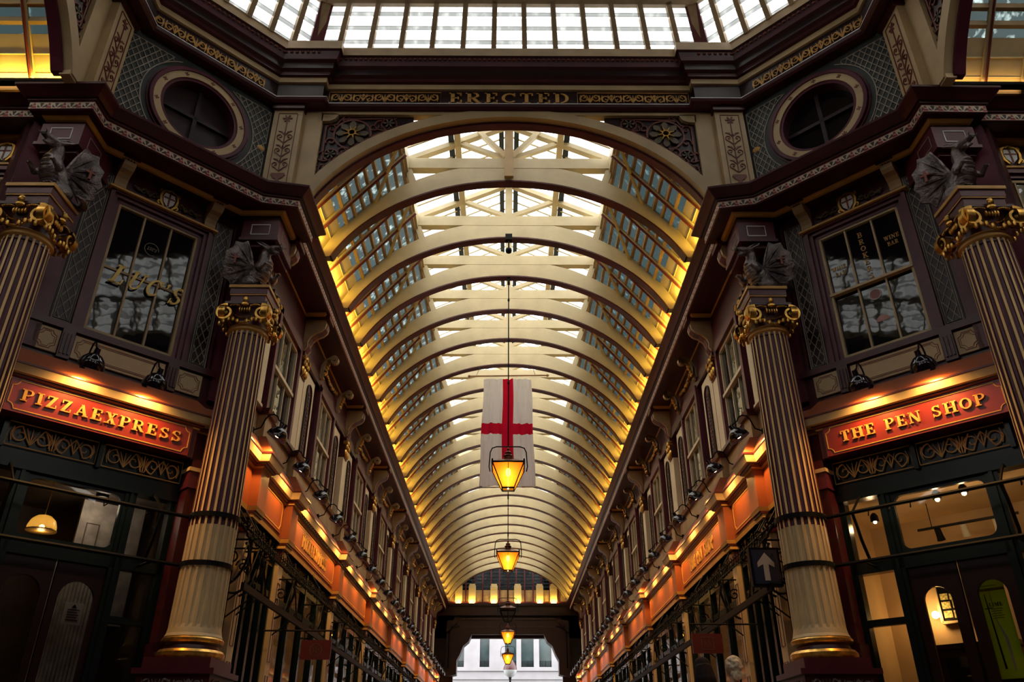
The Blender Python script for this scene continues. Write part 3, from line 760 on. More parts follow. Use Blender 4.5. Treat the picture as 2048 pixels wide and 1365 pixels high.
spandrel(M_ARM['front'], 1, 'carved scroll spandrel with gilt star, right of the arcade arch')
spandrel(M_ARM['left'], 1, 'dark carved spandrel at the upper left edge, above the side arm')
spandrel(M_ARM['right'], -1, 'dark carved spandrel at the upper right edge, above the side arm')

# corner piers between arch and oculus wall, with arabesque panels
def pier(M, s, lab, cat='pilaster'):
    xa, xb = 3.45, 3.93; xc = s * (xa + xb) / 2
    t = thing('arabesque_pilaster', lab, cat, M @ T(xc, 9.9, 8.02)); O = T(-xc, -9.9, -8.02)
    b = MB(); b.M = O; a, c = sorted((s * xa, s * xb)); b.box(a, c, 9.9, 10.3, 8.08, 9.74)
    part('shaft', b, CREAM, t)
    b = MB(); b.M = O; b.box(a - .02, c + .02, 9.88, 10.28, 7.98, 8.08); part('base_block', b, BURG, t)
    b = MB(); b.M = O; b.box(a - .03, c + .03, 9.84, 10.28, 9.72, 9.82); part('cap_block', b, BURG, t)
    b = MB(); b.M = O; arabesque(b, xc, 8.18, 9.64, .31, 9.885, 9.90, .013)
    part('arabesque', b, [REDR], t)
pier(ID, -1, 'cream pilaster with painted arabesque, left of the arcade arch')
pier(ID, 1, 'cream pilaster with painted arabesque, right of the arcade arch')
pier(T(-5.60 + 9.9, 4.32) @ RZ(PI / 2), 1, 'cream pilaster with painted arabesque, left of the left oculus')
pier(T(5.60 - 9.9, 4.32) @ RZ(-PI / 2), -1, 'cream pilaster with painted arabesque, right of the right oculus')

# oculus walls
OU, OZ, ON = -0.18, 8.88, 6.95
for sn, s in SIDES:
    F = FD[s]; xc = s * OU
    hole = [(xc + .60 * math.cos(2 * PI * i / 48), OZ + .60 * math.sin(2 * PI * i / 48)) for i in range(48)]
    b = MB(); b.M = F
    x0, x1 = sorted((s * -1.5, s * 1.36))
    frame_plate(b, x0, x1, 8.0, 9.85, hole, ON, ON + .2)
    b.box(x0, x1, ON, ON + .2, 9.85, 11.0)
    struct('wall_oculus_' + sn, b, TEAL, F if False else ID, label='slate green drum wall around the %s round window' % sn)
    t = thing('round_window', 'round dark window in an ivory ring, %s drum wall' % sn, 'window', F @ T(xc, ON, OZ - .72)); O = T(-xc, -ON, -(OZ - .72))
    b = MB(); b.M = O; c = (xc, OZ)
    b.strap(arcp(xc, OZ, .67, 0, 360, 48), .11, ON - .05, ON + .02)
    part('ivory_ring', b, CREAM, t)
    b = MB(); b.M = O; b.strap(arcp(xc, OZ, .755, 0, 360, 48), .055, ON - .07, ON + .02); b.strap(arcp(xc, OZ, .59, 0, 360, 48), .05, ON - .03, ON + .2)
    b.strap(arcp(xc, OZ, .81, 0, 360, 48), .02, ON - .03, ON + .02)
    part('maroon_ring', b, BURG2, t)
    b = MB(); b.M = O
    for k in range(10):
        a = 2 * PI * k / 10 + .2; rosette(b, xc + .67 * math.cos(a), OZ + .67 * math.sin(a), .035, ON - .056, ON - .05, 4, .7)
    part('painted_rosettes', b, REDR, t)
    b = MB(); b.M = O; b.box(xc - .6, xc + .6, ON + .17, ON + .19, OZ - .6, OZ + .6)
    part('glass', b, OCUGL if s > 0 else DARKW, t)
    b = MB(); b.M = O; b.box(xc - .03, xc + .03, ON + .12, ON + .17, OZ - .6, OZ + .6); b.box(xc - .6, xc + .6, ON + .12, ON + .17, OZ - .03, OZ + .03)
    part('glazing_bars', b, DARKW, t)
    # lattice corners
    def clip(x, z): return math.hypot(x - xc, z - OZ) > .90
    for side, ua, ubb, where in ((1, .33, 1.14, 'outer'), (-1, -1.5, -.70, 'inner')):
        xa, xb = sorted((s * ua, s * ubb))
        if side < 0: xa, xb = sorted((s * -1.30, s * -.50))
        t = thing('lattice_screen', 'grey painted lattice on the %s side of the %s round window' % (where, sn), 'ornamental panel', F @ T((xa + xb) / 2, ON, 8.1)); O = T(-(xa + xb) / 2, -ON, -8.1)
        b = MB(); b.M = O
        lattice(b, xa, xb, 8.12, 9.68, .105, .17, .011, ON - .012, ON, clip)
        part('lattice_bars', b, GREYL, t)
        b = MB(); b.M = O
        q = math.acos(min(1, .55 / .9))
        xo = xb if abs(xb - xc) > abs(xa - xc) else xa
        for zz in (8.12, 9.68):
            b.strap([(xo, OZ + (.12 if zz > 9 else -.12)), (xo, zz), (xc + (xo - xc) * .42, zz)], .014, ON - .012, ON)
        b.strap([(xc + .90 * math.cos(a) * (1 if xo > xc else -1), OZ + .90 * math.sin(a)) for a in [math.radians(-62 + 124 * i / 20) for i in range(21)]], .014, ON - .012, ON)
        part('lattice_border', b, GREYL, t)
        b = MB(); b.M = O; b.ball((xo - (.06 if xo > xc else -.06), ON, OZ), (.07, .02, .055), 14, 8)
        part('gilt_boss', b, GOLD, t, True)

# upper entablature of the drum with the frieze
UB = [(0, 10.05), (-3.2, 10.05), (-3.2, 9.9), (-3.95, 9.9), (-5.47, 8.38), (-5.47, 7.72), (-5.62, 7.72), (-5.62, 4.1)]
half = UB[::-1]                                  # from left middle round to the front middle
front = half + [(-x, y) for x, y in UB[1:]]
rear = [(x, 8.2 - y) for x, y in reversed(front[1:-1])]
ring = front + rear
prof = [(-.1, 9.80), (.10, 9.80), (.13, 9.84), (.15, 9.885), (.15, 9.90), (.05, 9.905), (.05, 10.27), (.09, 10.28), (.09, 10.385), (.14, 10.40), (.14, 10.47), (.20, 10.5), (.20, 10.62), (.26, 10.65), (.28, 10.72), (.30, 10.80), (.34, 10.82), (.34, 11.0), (.1, 11.02), (-.3, 11.02)]
mi = [0, 0, 0, 1, 0, 2, 3, 3, 0, 0, 0, 2, 0, 4, 0, 0, 5, 0, 0]
b = MB().sweep(ring, prof, closed=True, mats=mi)
b.cur = 4
# bead-and-reel course under the top fascia
struct('trim_drum_entablature', b, [BURG, WHITEP, DARKW, CREAM, BURG2, CREAMD], label='octagonal entablature below the dome glazing')
bd = MB()
def beads(x0, y0, x1, y1, z, off):
    L = math.hypot(x1 - x0, y1 - y0); n = int(L / .085); dx, dy = (x1 - x0) / L, (y1 - y0) / L; nx, ny = dy, -dx
    for i in range(n):
        t = (i + .5) * L / n; bd.ball((x0 + dx * t + nx * off, y0 + dy * t + ny * off, z), (.035, .035, .028), 6, 4)
beads(-3.2, 10.05, 3.2, 10.05, 10.77, .29); beads(-5.47, 8.38, -3.95, 9.9, 10.77, .29); beads(3.95, 9.9, 5.47, 8.38, 10.77, .29)
beads(-3.95, 9.9, -3.2, 9.9, 10.77, .29); beads(3.2, 9.9, 3.95, 9.9, 10.77, .29)
single('bead_moulding', bd, [REDR], 'dull red bead moulding running under the dome glazing', 'moulding', smooth=True, kind='stuff')
b = MB()
text(b, 'ERECTED', 0.0, 9.975, .235, 2.06, 9.97, 9.995, gap=.16)
single('frieze_lettering', b, GOLD, 'gold capitals reading ERECTED on the frieze over the arch', 'lettering')
for nm, xa, xb in (('left', -3.05, -1.2), ('right', 1.2, 3.05)):
    b = MB(); scroll_run(b, xa, xb, 10.09, .22, 9.975, 9.995, .016, 5); outline(b, [(xa - .03, 9.96), (xb + .03, 9.96), (xb + .03, 10.22), (xa - .03, 10.22)], .012, 9.975, 9.995)
    single('frieze_scrollwork', b, GOLD, 'gold scrollwork on the frieze, %s of the ERECTED lettering' % nm, 'frieze ornament')
for sn, s in SIDES:
    b = MB(); a, c = sorted((s * -1.05, s * 1.02)); n0 = (13.85 - 4.1) / R2 - .05
    scroll_run(b, a, c, 10.09, .25, n0 - .02, n0, .018, 6)
    single('frieze_scrollwork', b, GOLD, 'gold scrollwork on the slanting frieze above the %s round window' % sn, 'frieze ornament', FD[s])

# ---- louvred dome glazing
VTX = {k: v for k, v in enumerate([(-3.5, 9.98), (3.5, 9.98), (5.56, 7.95), (5.56, .25), (3.5, -1.78), (-3.5, -1.78), (-5.56, .25), (-5.56, 7.95)])}
NAMES = ['front', 'right front diagonal', 'right', 'right rear diagonal', 'rear', 'left rear diagonal', 'left', 'left front diagonal']
C0 = Vector((0, 4.1))
def stage(zb, zt, k0, k1, idx, lab, cols, rows, name='dome_glazing'):
    p = Vector(VTX[idx]); q = Vector(VTX[(idx + 1) % 8])
    A = C0 + (p - C0) * k0; B = C0 + (q - C0) * k0; A2 = C0 + (p - C0) * k1; B2 = C0 + (q - C0) * k1
    A, B = Vector((*A, zb)), Vector((*B, zb)); A2, B2 = Vector((*A2, zt)), Vector((*B2, zt))
    mid = (A + B) / 2
    t = thing(name, lab, 'roof glazing', T(*mid)); O = T(*(-mid))
    nrm = (B - A).cross(A2 - A).normalized()
    if nrm.dot(Vector((0, 4.1, zb)) - mid) < 0: nrm = -nrm      # towards the inside
    gm = MB(); gm.M = O; fm = MB(); fm.M = O; lm = MB(); lm.M = O
    mg = .068 if cols in (11, 6) and idx % 2 == 0 and cols > 6 else 0.0
    def P(u, v, off=0): return (A + (B - A) * u) * (1 - v) + (A2 + (B2 - A2) * u) * v + nrm * off
    us = [mg + (1 - 2 * mg) * c / cols for c in range(cols + 1)]
    if mg: us = [0.0] + us + [1.0]
    for c in range(len(us) - 1):
        u0, u1 = us[c] + .006, us[c + 1] - .006
        for r in range(rows):
            v0, v1 = (r + .30) / rows, (r + 1) / rows
            gm.add([P(u0, v0, .03), P(u1, v0, .03), P(u1, v1, -.02), P(u0, v1, -.02)], [(0, 1, 2, 3)])
            lm.add([P(u0, r / rows, .05), P(u1, r / rows, .05), P(u1, v0 + .01, .028), P(u0, v0 + .01, .028)], [(0, 1, 2, 3)])
    for u in us:
        fm.bar(P(u, 0, .06), P(u, 1, .06), .085, .12, nrm)
    fm.bar(P(0, 0, .05), P(1, 0, .05), .05, .1, nrm); fm.bar(P(0, 1, .05), P(1, 1, .05), .1, .14, nrm)
    part('louvre_panes', gm, DOMEGL, t); part('glass_laps', lm, LAPGL, t); part('glazing_frame', fm, CREAMD, t)
    return t
for i in range(8):
    n = 11 if i % 2 == 0 else 7
    stage(11.02, 11.92, 1.0, .925, i, 'louvred glass band of the dome, %s side' % NAMES[i], n, 4)
    stage(12.0, 12.95, .92, .80, i, 'second louvred band higher in the dome, %s side' % NAMES[i], n // 2, 4)
    p0 = C0 + (Vector(VTX[i]) - C0) * .80; q0 = C0 + (Vector(VTX[(i + 1) % 8]) - C0) * .80; p1 = C0 + (Vector(VTX[i]) - C0) * .45; q1 = C0 + (Vector(VTX[(i + 1) % 8]) - C0) * .45
    b = MB(); b.add([(*p0, 12.95), (*q0, 12.95), (*q1, 15.25), (*p1, 15.25), (*p0, 13.03), (*q0, 13.03), (*q1, 15.33), (*p1, 15.33)], [(0, 1, 2, 3), (7, 6, 5, 4), (0, 4, 5, 1), (1, 5, 6, 2), (2, 6, 7, 3), (3, 7, 4, 0)])
    struct('ceiling_dome_%s' % NAMES[i].replace(' ', '_'), b, BURG2, label='boarded upper slope of the dome, %s side' % NAMES[i])
    p = C0 + (Vector(VTX[i]) - C0) * .985; q = C0 + (Vector(VTX[i]) - C0) * .45
    b = MB(); d = Vector((*q, 15.2)) - Vector((*p, 11.05)); m0 = Vector((*p, 11.05)); k = C0 + (Vector(VTX[i]) - C0) * .92; m1 = Vector((*k, 11.95))
    b.M = T(*(-m0)); inn = Vector((0, 4.1, 12)) - m0; inn.z = 0
    b.bar(m0, m1, .22, .14, inn); b.bar(m1, Vector((*q, 15.2)), .22, .14, inn)
    single('hip_rafter', b, REDEDGE, 'dull red hip rafter of the dome at the %s corner' % ['front left', 'front right', 'right front', 'right rear', 'rear right', 'rear left', 'left rear', 'left front'][i], 'rafter', T(*m0))
b = MB().prism([(0, 0), (1, 0), (1, 1), (0, 1)], 0, .01); b = MB()
pts = [C0 + (Vector(VTX[i]) - C0) * .46 for i in range(8)]
b.add([(p.x, p.y, 15.25) for p in pts] + [(p.x, p.y, 15.3) for p in pts], [tuple(range(8)), tuple(range(15, 7, -1))] + [(i, (i + 1) % 8, 8 + (i + 1) % 8, 8 + i) for i in range(8)])
struct('ceiling_dome_cap', b, CREAM)

# ------------------------------------------------------------------ arcade roof: timber ribs, louvred sides, lantern skylight
RY = [11.75, 13.55] + [13.55 + 1.468 * i for i in range(1, 22)]
RX0, RZ0, RX1, RZ1 = 3.52, 8.0, 1.95, 9.95
def make_rib(M, lab, grp):
    t = thing('roof_truss', lab, 'roof truss', M @ T(0, 0, 8.0), grp); O = T(0, 0, -8.0)
    b = MB(); b.M = O; arch_ring(b, -.08, .08, 3.42, 2.75, 3.57, 3.16, 7.98, 40, 10.03)
    part('curved_rib', b, RIBC, t)
    b = MB(); b.M = O; arch_ring(b, -.092, .092, 3.395, 2.725, 3.425, 2.755, 7.98, 40)
    part('edge_moulding', b, BURG, t)
    b = MB(); b.M = O; b.box(-1.97, 1.97, -.085, .085, 10.0, 10.24)
    part('collar_beam', b, RIBC, t)
    for s in (-1, 1):
        b = MB(); b.M = O; b.bar((s * 1.93, 0, 10.05), (s * 1.72, 0, 9.45), .13, .14, (0, 1, 0)); part('hanging_post', b, RIBC, t)
        b = MB(); b.M = O; b.bar((s * 1.95, 0, 10.24), (0, 0, 11.16), .10, .13, (0, 1, 0)); part('rafter', b, RIBC, t)
        b = MB(); b.M = O; b.bar((s * .04, 0, 10.28), (s * 1.0, 0, 10.70), .09, .09, (0, 1, 0)); part('strut', b, RIBC, t)
    b = MB(); b.M = O; b.box(-.075, .075, -.075, .075, 10.2, 11.16)
    part('king_post', b, RIBC, t)
    return t
def make_side(s, w, lab, grp, M):
    """louvred roof slope between two ribs; local y spans 0..w"""
    t = thing('louvred_roof_slope', lab, 'roof glazing', M @ T(s * RX0, 0, RZ0), grp); O = T(-s * RX0, 0, -RZ0)
    def P(v, off=0, y=0):      # v along the slope, off inward normal
        nx, nz = -(RZ1 - RZ0), -(RX0 - RX1); l = math.hypot(nx, nz)
        return (s * (RX0 + (RX1 - RX0) * v + nx / l * off), y, RZ0 + (RZ1 - RZ0) * v + nz / l * off)
    vb = .30; n = 8
    b = MB(); b.M = O
    b.add([P(0, 0, .0), P(vb, 0, .0), P(vb, 0, w), P(0, 0, w), P(0, -.03, 0), P(vb, -.03, 0), P(vb, -.03, w), P(0, -.03, w)], [(0, 1, 2, 3), (4, 5, 6, 7), (0, 1, 5, 4), (1, 2, 6, 5), (2, 3, 7, 6), (3, 0, 4, 7)])
    for q in (.10, .20): b.bar(P(q, .006, 0), P(q, .006, w), .012, .018, (0, 0, 1))
    part('boarding', b, BOARD, t)
    g = MB(); g.M = O; sh = MB(); sh.M = O
    for k in range(n):
        v0 = vb + (1 - vb) * k / n; v1 = vb + (1 - vb) * (k + 1) / n
        x0, _, z0 = P(v0); x1, _, z1 = P(v1)
        xm = x0 + (x1 - x0) * .60; zm = z0 + (z1 - z0) * .45
        g.add([(x0, 0, z0), (x0, w, z0), (xm, w, zm), (xm, 0, zm)], [(0, 1, 2, 3)])
        sh.add([(xm, 0, zm), (xm, w, zm), (x1, w, zm + .01), (x1, 0, zm + .01), (x1, w, z1), (x1, 0, z1), (x1 + s * .015, w, z1), (x1 + s * .015, 0, z1), (x1 + s * .015, w, zm + .025), (x1 + s * .015, 0, zm + .025), (xm, w, zm + .015), (xm, 0, zm + .015)],
               [(0, 1, 2, 3), (3, 2, 4, 5), (5, 4, 6, 7), (7, 6, 8, 9), (9, 8, 10, 11), (11, 10, 1, 0)])
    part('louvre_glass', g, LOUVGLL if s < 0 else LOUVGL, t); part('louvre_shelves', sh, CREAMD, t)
    for f in (1 / 3, 2 / 3):
        b = MB(); b.M = O; b.cur = 0; b.bar(P(.0, .035, w * f), P(1, .035, w * f), .04, .08, (0, 1, 0)); b.cur = 1; b.bar(P(0, .08, w * f), P(1, .08, w * f), .042, .012, (0, 1, 0))
        part('rafter', b, [RIBC, REDEDGE], t)
    b = MB(); b.M = O
    b.bar(P(.98, .08, w * .36), P(.62, .08, w * .98), .05, .06, (0, 0, 1))
    part('wind_brace', b, RIBC, t)
    b = MB(); b.M = O; b.box(min(s * 1.9, s * 2.03), max(s * 1.9, s * 2.03), 0, w, 9.93, 10.24)
    part('lantern_sill', b, RIBC, t)
    return t
def make_sky(w, lab, grp, M):
    t = thing('lantern_skylight', lab, 'skylight', M @ T(0, 0, 10.24), grp); O = T(0, 0, -10.24)
    for s in (-1, 1):
        b = MB(); b.M = O; b.add([(s * 1.97, 0, 10.27), (s * 1.97, w, 10.27), (0, w, 11.24), (0, 0, 11.24)], [(0, 1, 2, 3)]); part('glass', b, SKYGL, t)
        b = MB(); b.M = O
        for f in (.2, .4, .6, .8): b.bar((s * 1.95, w * f, 10.26), (0, w * f, 11.21), .02, .035, (0, 1, 0))
        part('glazing_bars', b, RIBC, t)
        b = MB(); b.M = O; b.box(min(s * .93, s * 1.05), max(s * .93, s * 1.05), 0, w, 10.60, 10.74); part('purlin', b, RIBC, t)
        b = MB(); b.M = O; b.box(min(s * 1.06, s * 1.17), max(s * 1.06, s * 1.17), 0, w, 10.655, 10.68); part('lead_strip', b, NAVYD, t)
        b = MB(); b.M = O; b.box(min(s * .1, s * .2), max(s * .1, s * .2), 0, w, 11.08, 11.11); part('lead_strip', b, NAVYD, t)
    b = MB(); b.M = O; b.box(-.07, .07, 0, w, 11.05, 11.2); part('ridge_beam', b, RIBC, t)
    return t
def arcade_roof(M, rys, yend, y0, tag, proto=None):
    where = tag
    E_ = [y0] + list(rys) + [yend]
    if proto is None:
        proto = {'rib': make_rib(M @ T(0, rys[0]), 'cream arched roof truss with king post, nearest in %s' % where, 'arched trusses of the long arcade')}
        ribs = [proto['rib']]
        widths = {}
    else: ribs = []; widths = {}
    for i, y in enumerate(rys):
        if i == 0 and not ribs == []: continue
        dup(proto['rib'], M @ T(0, y, 8.0), 'cream arched roof truss, %s from the crossing in %s' % (ORD[i], where), 'arched trusses of ' + where)
    for i in range(len(E_) - 1):
        a, c = E_[i] + (.0 if i else .02), E_[i + 1]; w = round(c - a, 3)
        for s, sn in ((-1, 'left'), (1, 'right')):
            key = ('side', s, w)
            lab = 'louvred slope with boarding, %s roof bay, %s side of %s' % (ORD[i], sn, where)
            if key in proto: dup(proto[key], M @ T(s * RX0, a, RZ0), lab, 'louvred slopes of ' + where)
            else: proto[key] = make_side(s, w, lab, 'louvred slopes of ' + where, M @ T(0, a))
        key = ('sky', w); lab = 'pitched lantern skylight, %s roof bay from the crossing in %s' % (ORD[i], where)
        if key in proto: dup(proto[key], M @ T(0, a, 10.24), lab, 'lantern skylights of ' + where)
        else: proto[key] = make_sky(w, lab, 'lantern skylights of ' + where, M @ T(0, a))
    return proto
PR = arcade_roof(ID, RY, YEND, 10.1, 'the long arcade')
ARY = [11.75, 13.22, 14.69, 16.16]
arcade_roof(M_ARM['left'], ARY, 17.6, 10.1, 'the left side arm', PR)
arcade_roof(M_ARM['right'], ARY, 17.6, 10.1, 'the right side arm', PR)
arcade_roof(M_ARM['rear'], ARY[:2], 16.1, 10.1, 'the rear arm', PR)
# the first truss carries a heavier king post below the collar
b = MB().box(-.085, .085, -.16, -.09, 9.75 - 8, 11.1 - 8)
part('dark_king_post', b, CREAMD, PR['rib'], label='darker front king post')
for s in (-1, 1):
    b = MB(); b.bar((s * .06, -.05, 10.30 - 8), (s * .58, -.05, 10.92 - 8), .09, .10, (0, 1, 0)); part('front_strut', b, RIBC, PR['rib'])

# uplights hidden behind the cornice
def uplight(M, L, energy, lab):
    t = thing('uplight', lab, 'uplight', M)
    b = MB().box(-L / 2, L / 2, -.05, .05, 0, .05); part('housing', b, IRON, t)
    b = MB().tube([(-L / 2 + .05, 0, .065), (L / 2 - .05, 0, .065)], .014, 6); part('tube', b, TUBE, t)
    light('AREA', 'uplight_light', t, (0, 0, .09), energy, UPC, (PI + math.radians(6), 0, 0), L - .1, .05)
    return t
up0 = None
segs = [(10.2 + .08, 11.65)] + [(RY[i] + .1, RY[i + 1] - .1) for i in range(len(RY) - 1)]
for sn, s in SIDES:
    for k, (a, c) in enumerate(segs):
        uplight(FA[s] @ T(-s * (a + c) / 2, 3.33, 8.005), c - a - .1, UP_W * (c - a), 'slim uplight lying on the %s cornice, %s from the crossing' % (sn, ORD[k]))
for sn, s in SIDES:
    for k, x in enumerate((11.2, 14.0)):
        M = M_ARM[sn] @ (FA[1] if s < 0 else FA[-1]) @ T(-x if s < 0 else x, 3.36, 8.005)
        uplight(M, 2.4, UP_W * 2.2 * (1.5 if s < 0 else 0.04), 'slim uplight on the far cornice of the %s side arm, %s from the crossing' % (sn, ORD[k]))

# ------------------------------------------------------------------ end gable of the long arcade and the street behind
YG = YEND
t = thing('end_gable', 'louvred gable window closing the far end of the arcade', 'gable window', T(0, YG, 8.0)); O = T(0, -YG, -8.0)
b = MB(); b.M = O; g = MB(); g.M = O; sv = MB(); sv.M = O
xs = [-3.3 + 6.6 * i / 14 for i in range(15)]
for x in xs:
    zt = min(10.4, ell(3.45, 2.85, min(abs(x), 3.3)) + .35); b.box(x - .04, x + .04, YG - .05, YG + .08, 8.0, max(8.2, zt))
b.box(-3.4, 3.4, YG - .06, YG + .08, 8.0, 8.12)
for i in range(14):
    xa, xb = xs[i] + .04, xs[i + 1] - .04; zt = min(10.4, ell(3.45, 2.85, min(abs((xa + xb) / 2), 3.3)) + .3)
    z = 8.75
    while z < zt: g.add([(xa, YG + .0, z), (xb, YG + .0, z), (xb, YG + .05, z + .165), (xa, YG + .05, z + .165)], [(0, 1, 2, 3)]); z += .19
    for q in (8.12, 8.28, 8.44, 8.6): sv.box(xa, xb, YG + .0, YG + .05, q + .005, q + .155)
part('mullions', b, BURG2, t); part('louvre_glass', g, LOUVGL, t)
b = MB(); b.M = O; b.add([(-3.3, YG + .07, 8.7), (3.3, YG + .07, 8.7), (3.3, YG + .07, 10.3), (-3.3, YG + .07, 10.3)], [(0, 1, 2, 3)]); part('outer_glass', b, glass_mat('dull_blue_outer_glass', (.05, .075, .085), gloss=0.0, smear=.6), t); part('boarding', sv, CREAMD, t)  # pane added behind the louvres to dim the sky in their gaps
for k, x in enumerate((-2.75, -2.0, -.78, .55, 1.78, 2.55)):
    t = thing('gable_uplight', 'lit yellow bracket against the end gable, %s from the left' % ['first', 'second', 'third', 'fourth', 'fifth', 'sixth'][k], 'uplight', T(x, YG - .14, 8.0), 'lit brackets along the end gable')
    b = MB().box(-.2, .2, 0.06, .1, .12, 1.0); b.box(-.16, .16, .04, .07, .8, 1.08); part('back_panel', b, BOARD, t)
    b = MB().box(-.14, .14, -.1, .06, .0, .06); part('tube', b, TUBE, t)
    light('AREA', 'gable_light', t, (0, -.03, .1), 9, UPC, (PI - .9, 0, 0), .3, .1)
b = MB()
b.box(-4.0, 4.0, YG - .3, YG + .25, 7.35, 8.0); b.box(-3.95, 3.95, YG - .38, YG, 7.85, 7.95)
b.box(-4.0, 4.0, YG, YG + .3, 6.2, 7.35); b.box(-4.0, -2.95, YG, YG + .4, -.75, 7.4); b.box(2.95, 4.0, YG, YG + .4, -.75, 7.4)
b.box(-16, -3.9, YG + .2, YG + .5, -.75, 8.05); b.box(3.9, 16, YG + .2, YG + .5, -.75, 8.05)
struct('wall_far_end', b, DARKW, label='dark burgundy end wall with the opening to the street')
b = MB(); b.box(-3.6, 3.6, YG - .05, YG, 7.72, 7.84)
struct('trim_far_beam', b, CREAMD, label='cream beam course on the end wall')
t = thing('entrance_truss', 'dark riveted truss spanning the far opening', 'truss', T(0, YG - .6, 6.3)); O = T(0, -YG + .6, -6.3)
b = MB(); b.M = O
b.box(-2.6, 2.6, YG - .7, YG - .5, 7.05, 7.15); b.box(-3.1, 3.1, YG - .7, YG - .5, 6.3, 6.72); b.box(-2.75, 2.75, YG - .66, YG - .54, 6.72, 7.05)
for s in (-1, 1):
    b.prism([(s * x, z) for x, z in [(3.3, 7.0), (2.6, 7.1), (2.95, 6.7)] + [(3.3, 6.4)]], YG - .7, YG - .5)
    pts = [(3.3, 6.35), (1.95, 6.3), (2.1, 5.95), (2.38, 5.72), (2.55, 5.3), (2.72, 5.0), (2.72, 4.3), (3.3, 4.2)]
    b.prism([(s * x, z) for x, z in pts], YG - .75, YG + .1)
part('frame', b, DARKW, t)
b = MB(); b.M = O
for x in range(64): b.ball((-2.55 + x * .081, YG - .71, 7.13), .018, 5, 3); b.ball((-2.55 + x * .081, YG - .71, 6.70), .018, 5, 3)
part('rivets', b, SILV, t, kind='stuff')
b = MB()
for s in (-1, 1):
    b.tube([(s * 3.15, YG - .8, 4.6)] + [(s * (2.6 + .55 * math.cos(q)), YG - .8, 6.35 + .35 * math.sin(q)) for q in (0, .4, .8, 1.2, 1.57)], .035, 6)
single('arched_iron_frame', b, IRON, 'thin arched iron frame in front of the far opening', 'iron frame')
# building across the street
YF = 62
t = thing('office_building', 'pale stone office building across the street, seen through the far opening', 'building', T(0, YF, -.75)); O = T(0, -YF, .75)
b = MB(); b.M = O; b.box(-14, 14, YF + .2, YF + 3, -.75, 16)
wx = [-6.35, -4.2, -3.05, -.62, .62, 1.85, 3.3, 5.3]; ww = .62
cuts = [(-3.55, -2.85), (-1.92, -1.26), (-.1, .72), (1.06, 1.98), (2.36, 3.3), (-4.6, -4.0), (4.0, 4.8), (-6.4, -5.6), (5.6, 6.6)]
cuts = [(-5.9, -5.2), (-3.95, -3.2), (-2.05, -1.35), (-.2, .63), (.98, 1.9), (2.3, 3.2), (3.9, 4.8), (5.4, 6.2)]
for z0, z1 in ((5.3, 6.15), (8.75, 9.9), (10.9, 12.5)): b.box(-14, 14, YF - .0, YF + .25, z0, z1)
b.box(-14, 14, YF - .12, YF + .1, 6.15, 6.24); b.box(-14, 14, YF - .1, YF + .1, 5.58, 5.62); b.box(-14, 14, YF - .1, YF + .1, 5.0, 5.3)
zlo, zhi = 6.24, 8.75
xprev = -14
for a, c in cuts: b.box(xprev, a, YF, YF + .25, zlo, zhi); xprev = c
b.box(xprev, 14, YF, YF + .25, zlo, zhi)
for a, c in cuts: b.box(a, c, YF, YF + .25, zlo, 6.42)
b.box(-14, -4.0, YF, YF + .25, -.75, 5.0); b.box(4, 14, YF, YF + .25, -.75, 5.0); b.box(-1.5, -.6, YF, YF + .25, -.75, 5.0); b.box(1.5, 2.2, YF, YF + .25, -.75, 5.0)
part('facade', b, STONE, t)
WG = mat('office_window_glass', (0.03, 0.05, 0.055), 0.15, var=0.4, nscale=1.0)
for a, c in cuts:
    b = MB(); b.M = O; b.box(a, c, YF + .15, YF + .2, 6.42, zhi); w = part('window', b, WG, t)
    b = MB(); b.M = O
    for k in range(5): b.box(a + .05, c - .05, YF + .0, YF + .03, 6.45 + k * .09, 6.47 + k * .09)
    for xx in (a + .04, c - .06, (a + c) / 2): b.box(xx, xx + .03, YF + .0, YF + .03, 6.42, 6.85)
    part('balcony_rail', b, IRON, w)
b = MB(); b.M = O; b.box(-4, 4, YF + .1, YF + .2, -.75, 5.0); part('dark_ground_floor', b, WG, t)

# ------------------------------------------------------------------ long arcade walls
def pedestal_path(s, y0, y1, d, dr, hw, yps):
    """plan path of a course that steps forward at every pilaster"""
    P = [(-d, y0)]
    for y in yps: P += [(-d, y - hw), (-dr, y - hw), (-dr, y + hw), (-d, y + hw)]
    P += [(-d, y1)]
    return P if s < 0 else mirror(P)
for sn, s in SIDES:
    P = pedestal_path(s, 10.45, 45.6, 3.78, 3.64, .2, YP)
    prof = [(-.1, 3.27), (0, 3.27), (.015, 3.33), (0, 3.34), (0, 3.90), (.03, 3.905), (.03, 3.93), (.05, 3.935), (.07, 3.95), (.07, 3.97), (.12, 3.975), (.15, 4.08), (.16, 4.085), (.16, 4.11), (-.03, 4.42), (-.1, 4.44)]
    mi = [0, 1, 0, 4, 1, 1, 0, 3, 0, 2, 2, 3, 0, 4, 0]
    b = MB().sweep(P, prof, mats=mi)
    struct('trim_shop_fascia_' + sn, b, [BURG, GOLD, CREAM, REDP, ORNG], label='terracotta fascia with cream cornice band over the %s shops' % sn)
    P = pedestal_path(s, 10.45, 45.6, 3.84, 3.72, .17, YP)
    b = MB().sweep(P, [(0, 4.42), (0, 4.78), (.05, 4.79), (.07, 4.86), (-.12, 4.88)], mats=[0, 1, 1, 1])
    struct('trim_pedestal_course_' + sn, b, [CREAMD, BURG], label='ochre pedestal course with burgundy rail above the %s fascia' % sn)
    b = MB(); b.M = FA[s]
    a, c = sorted((-s * 10.4, -s * 45.8)); b.box(a, c, 3.86, 3.97, 6.86, 7.06); b.box(a, c, 3.88, 3.97, 7.06, 7.6)
    struct('trim_upper_frieze_' + sn, b, BURG, label='burgundy frieze under the %s arcade cornice' % sn)

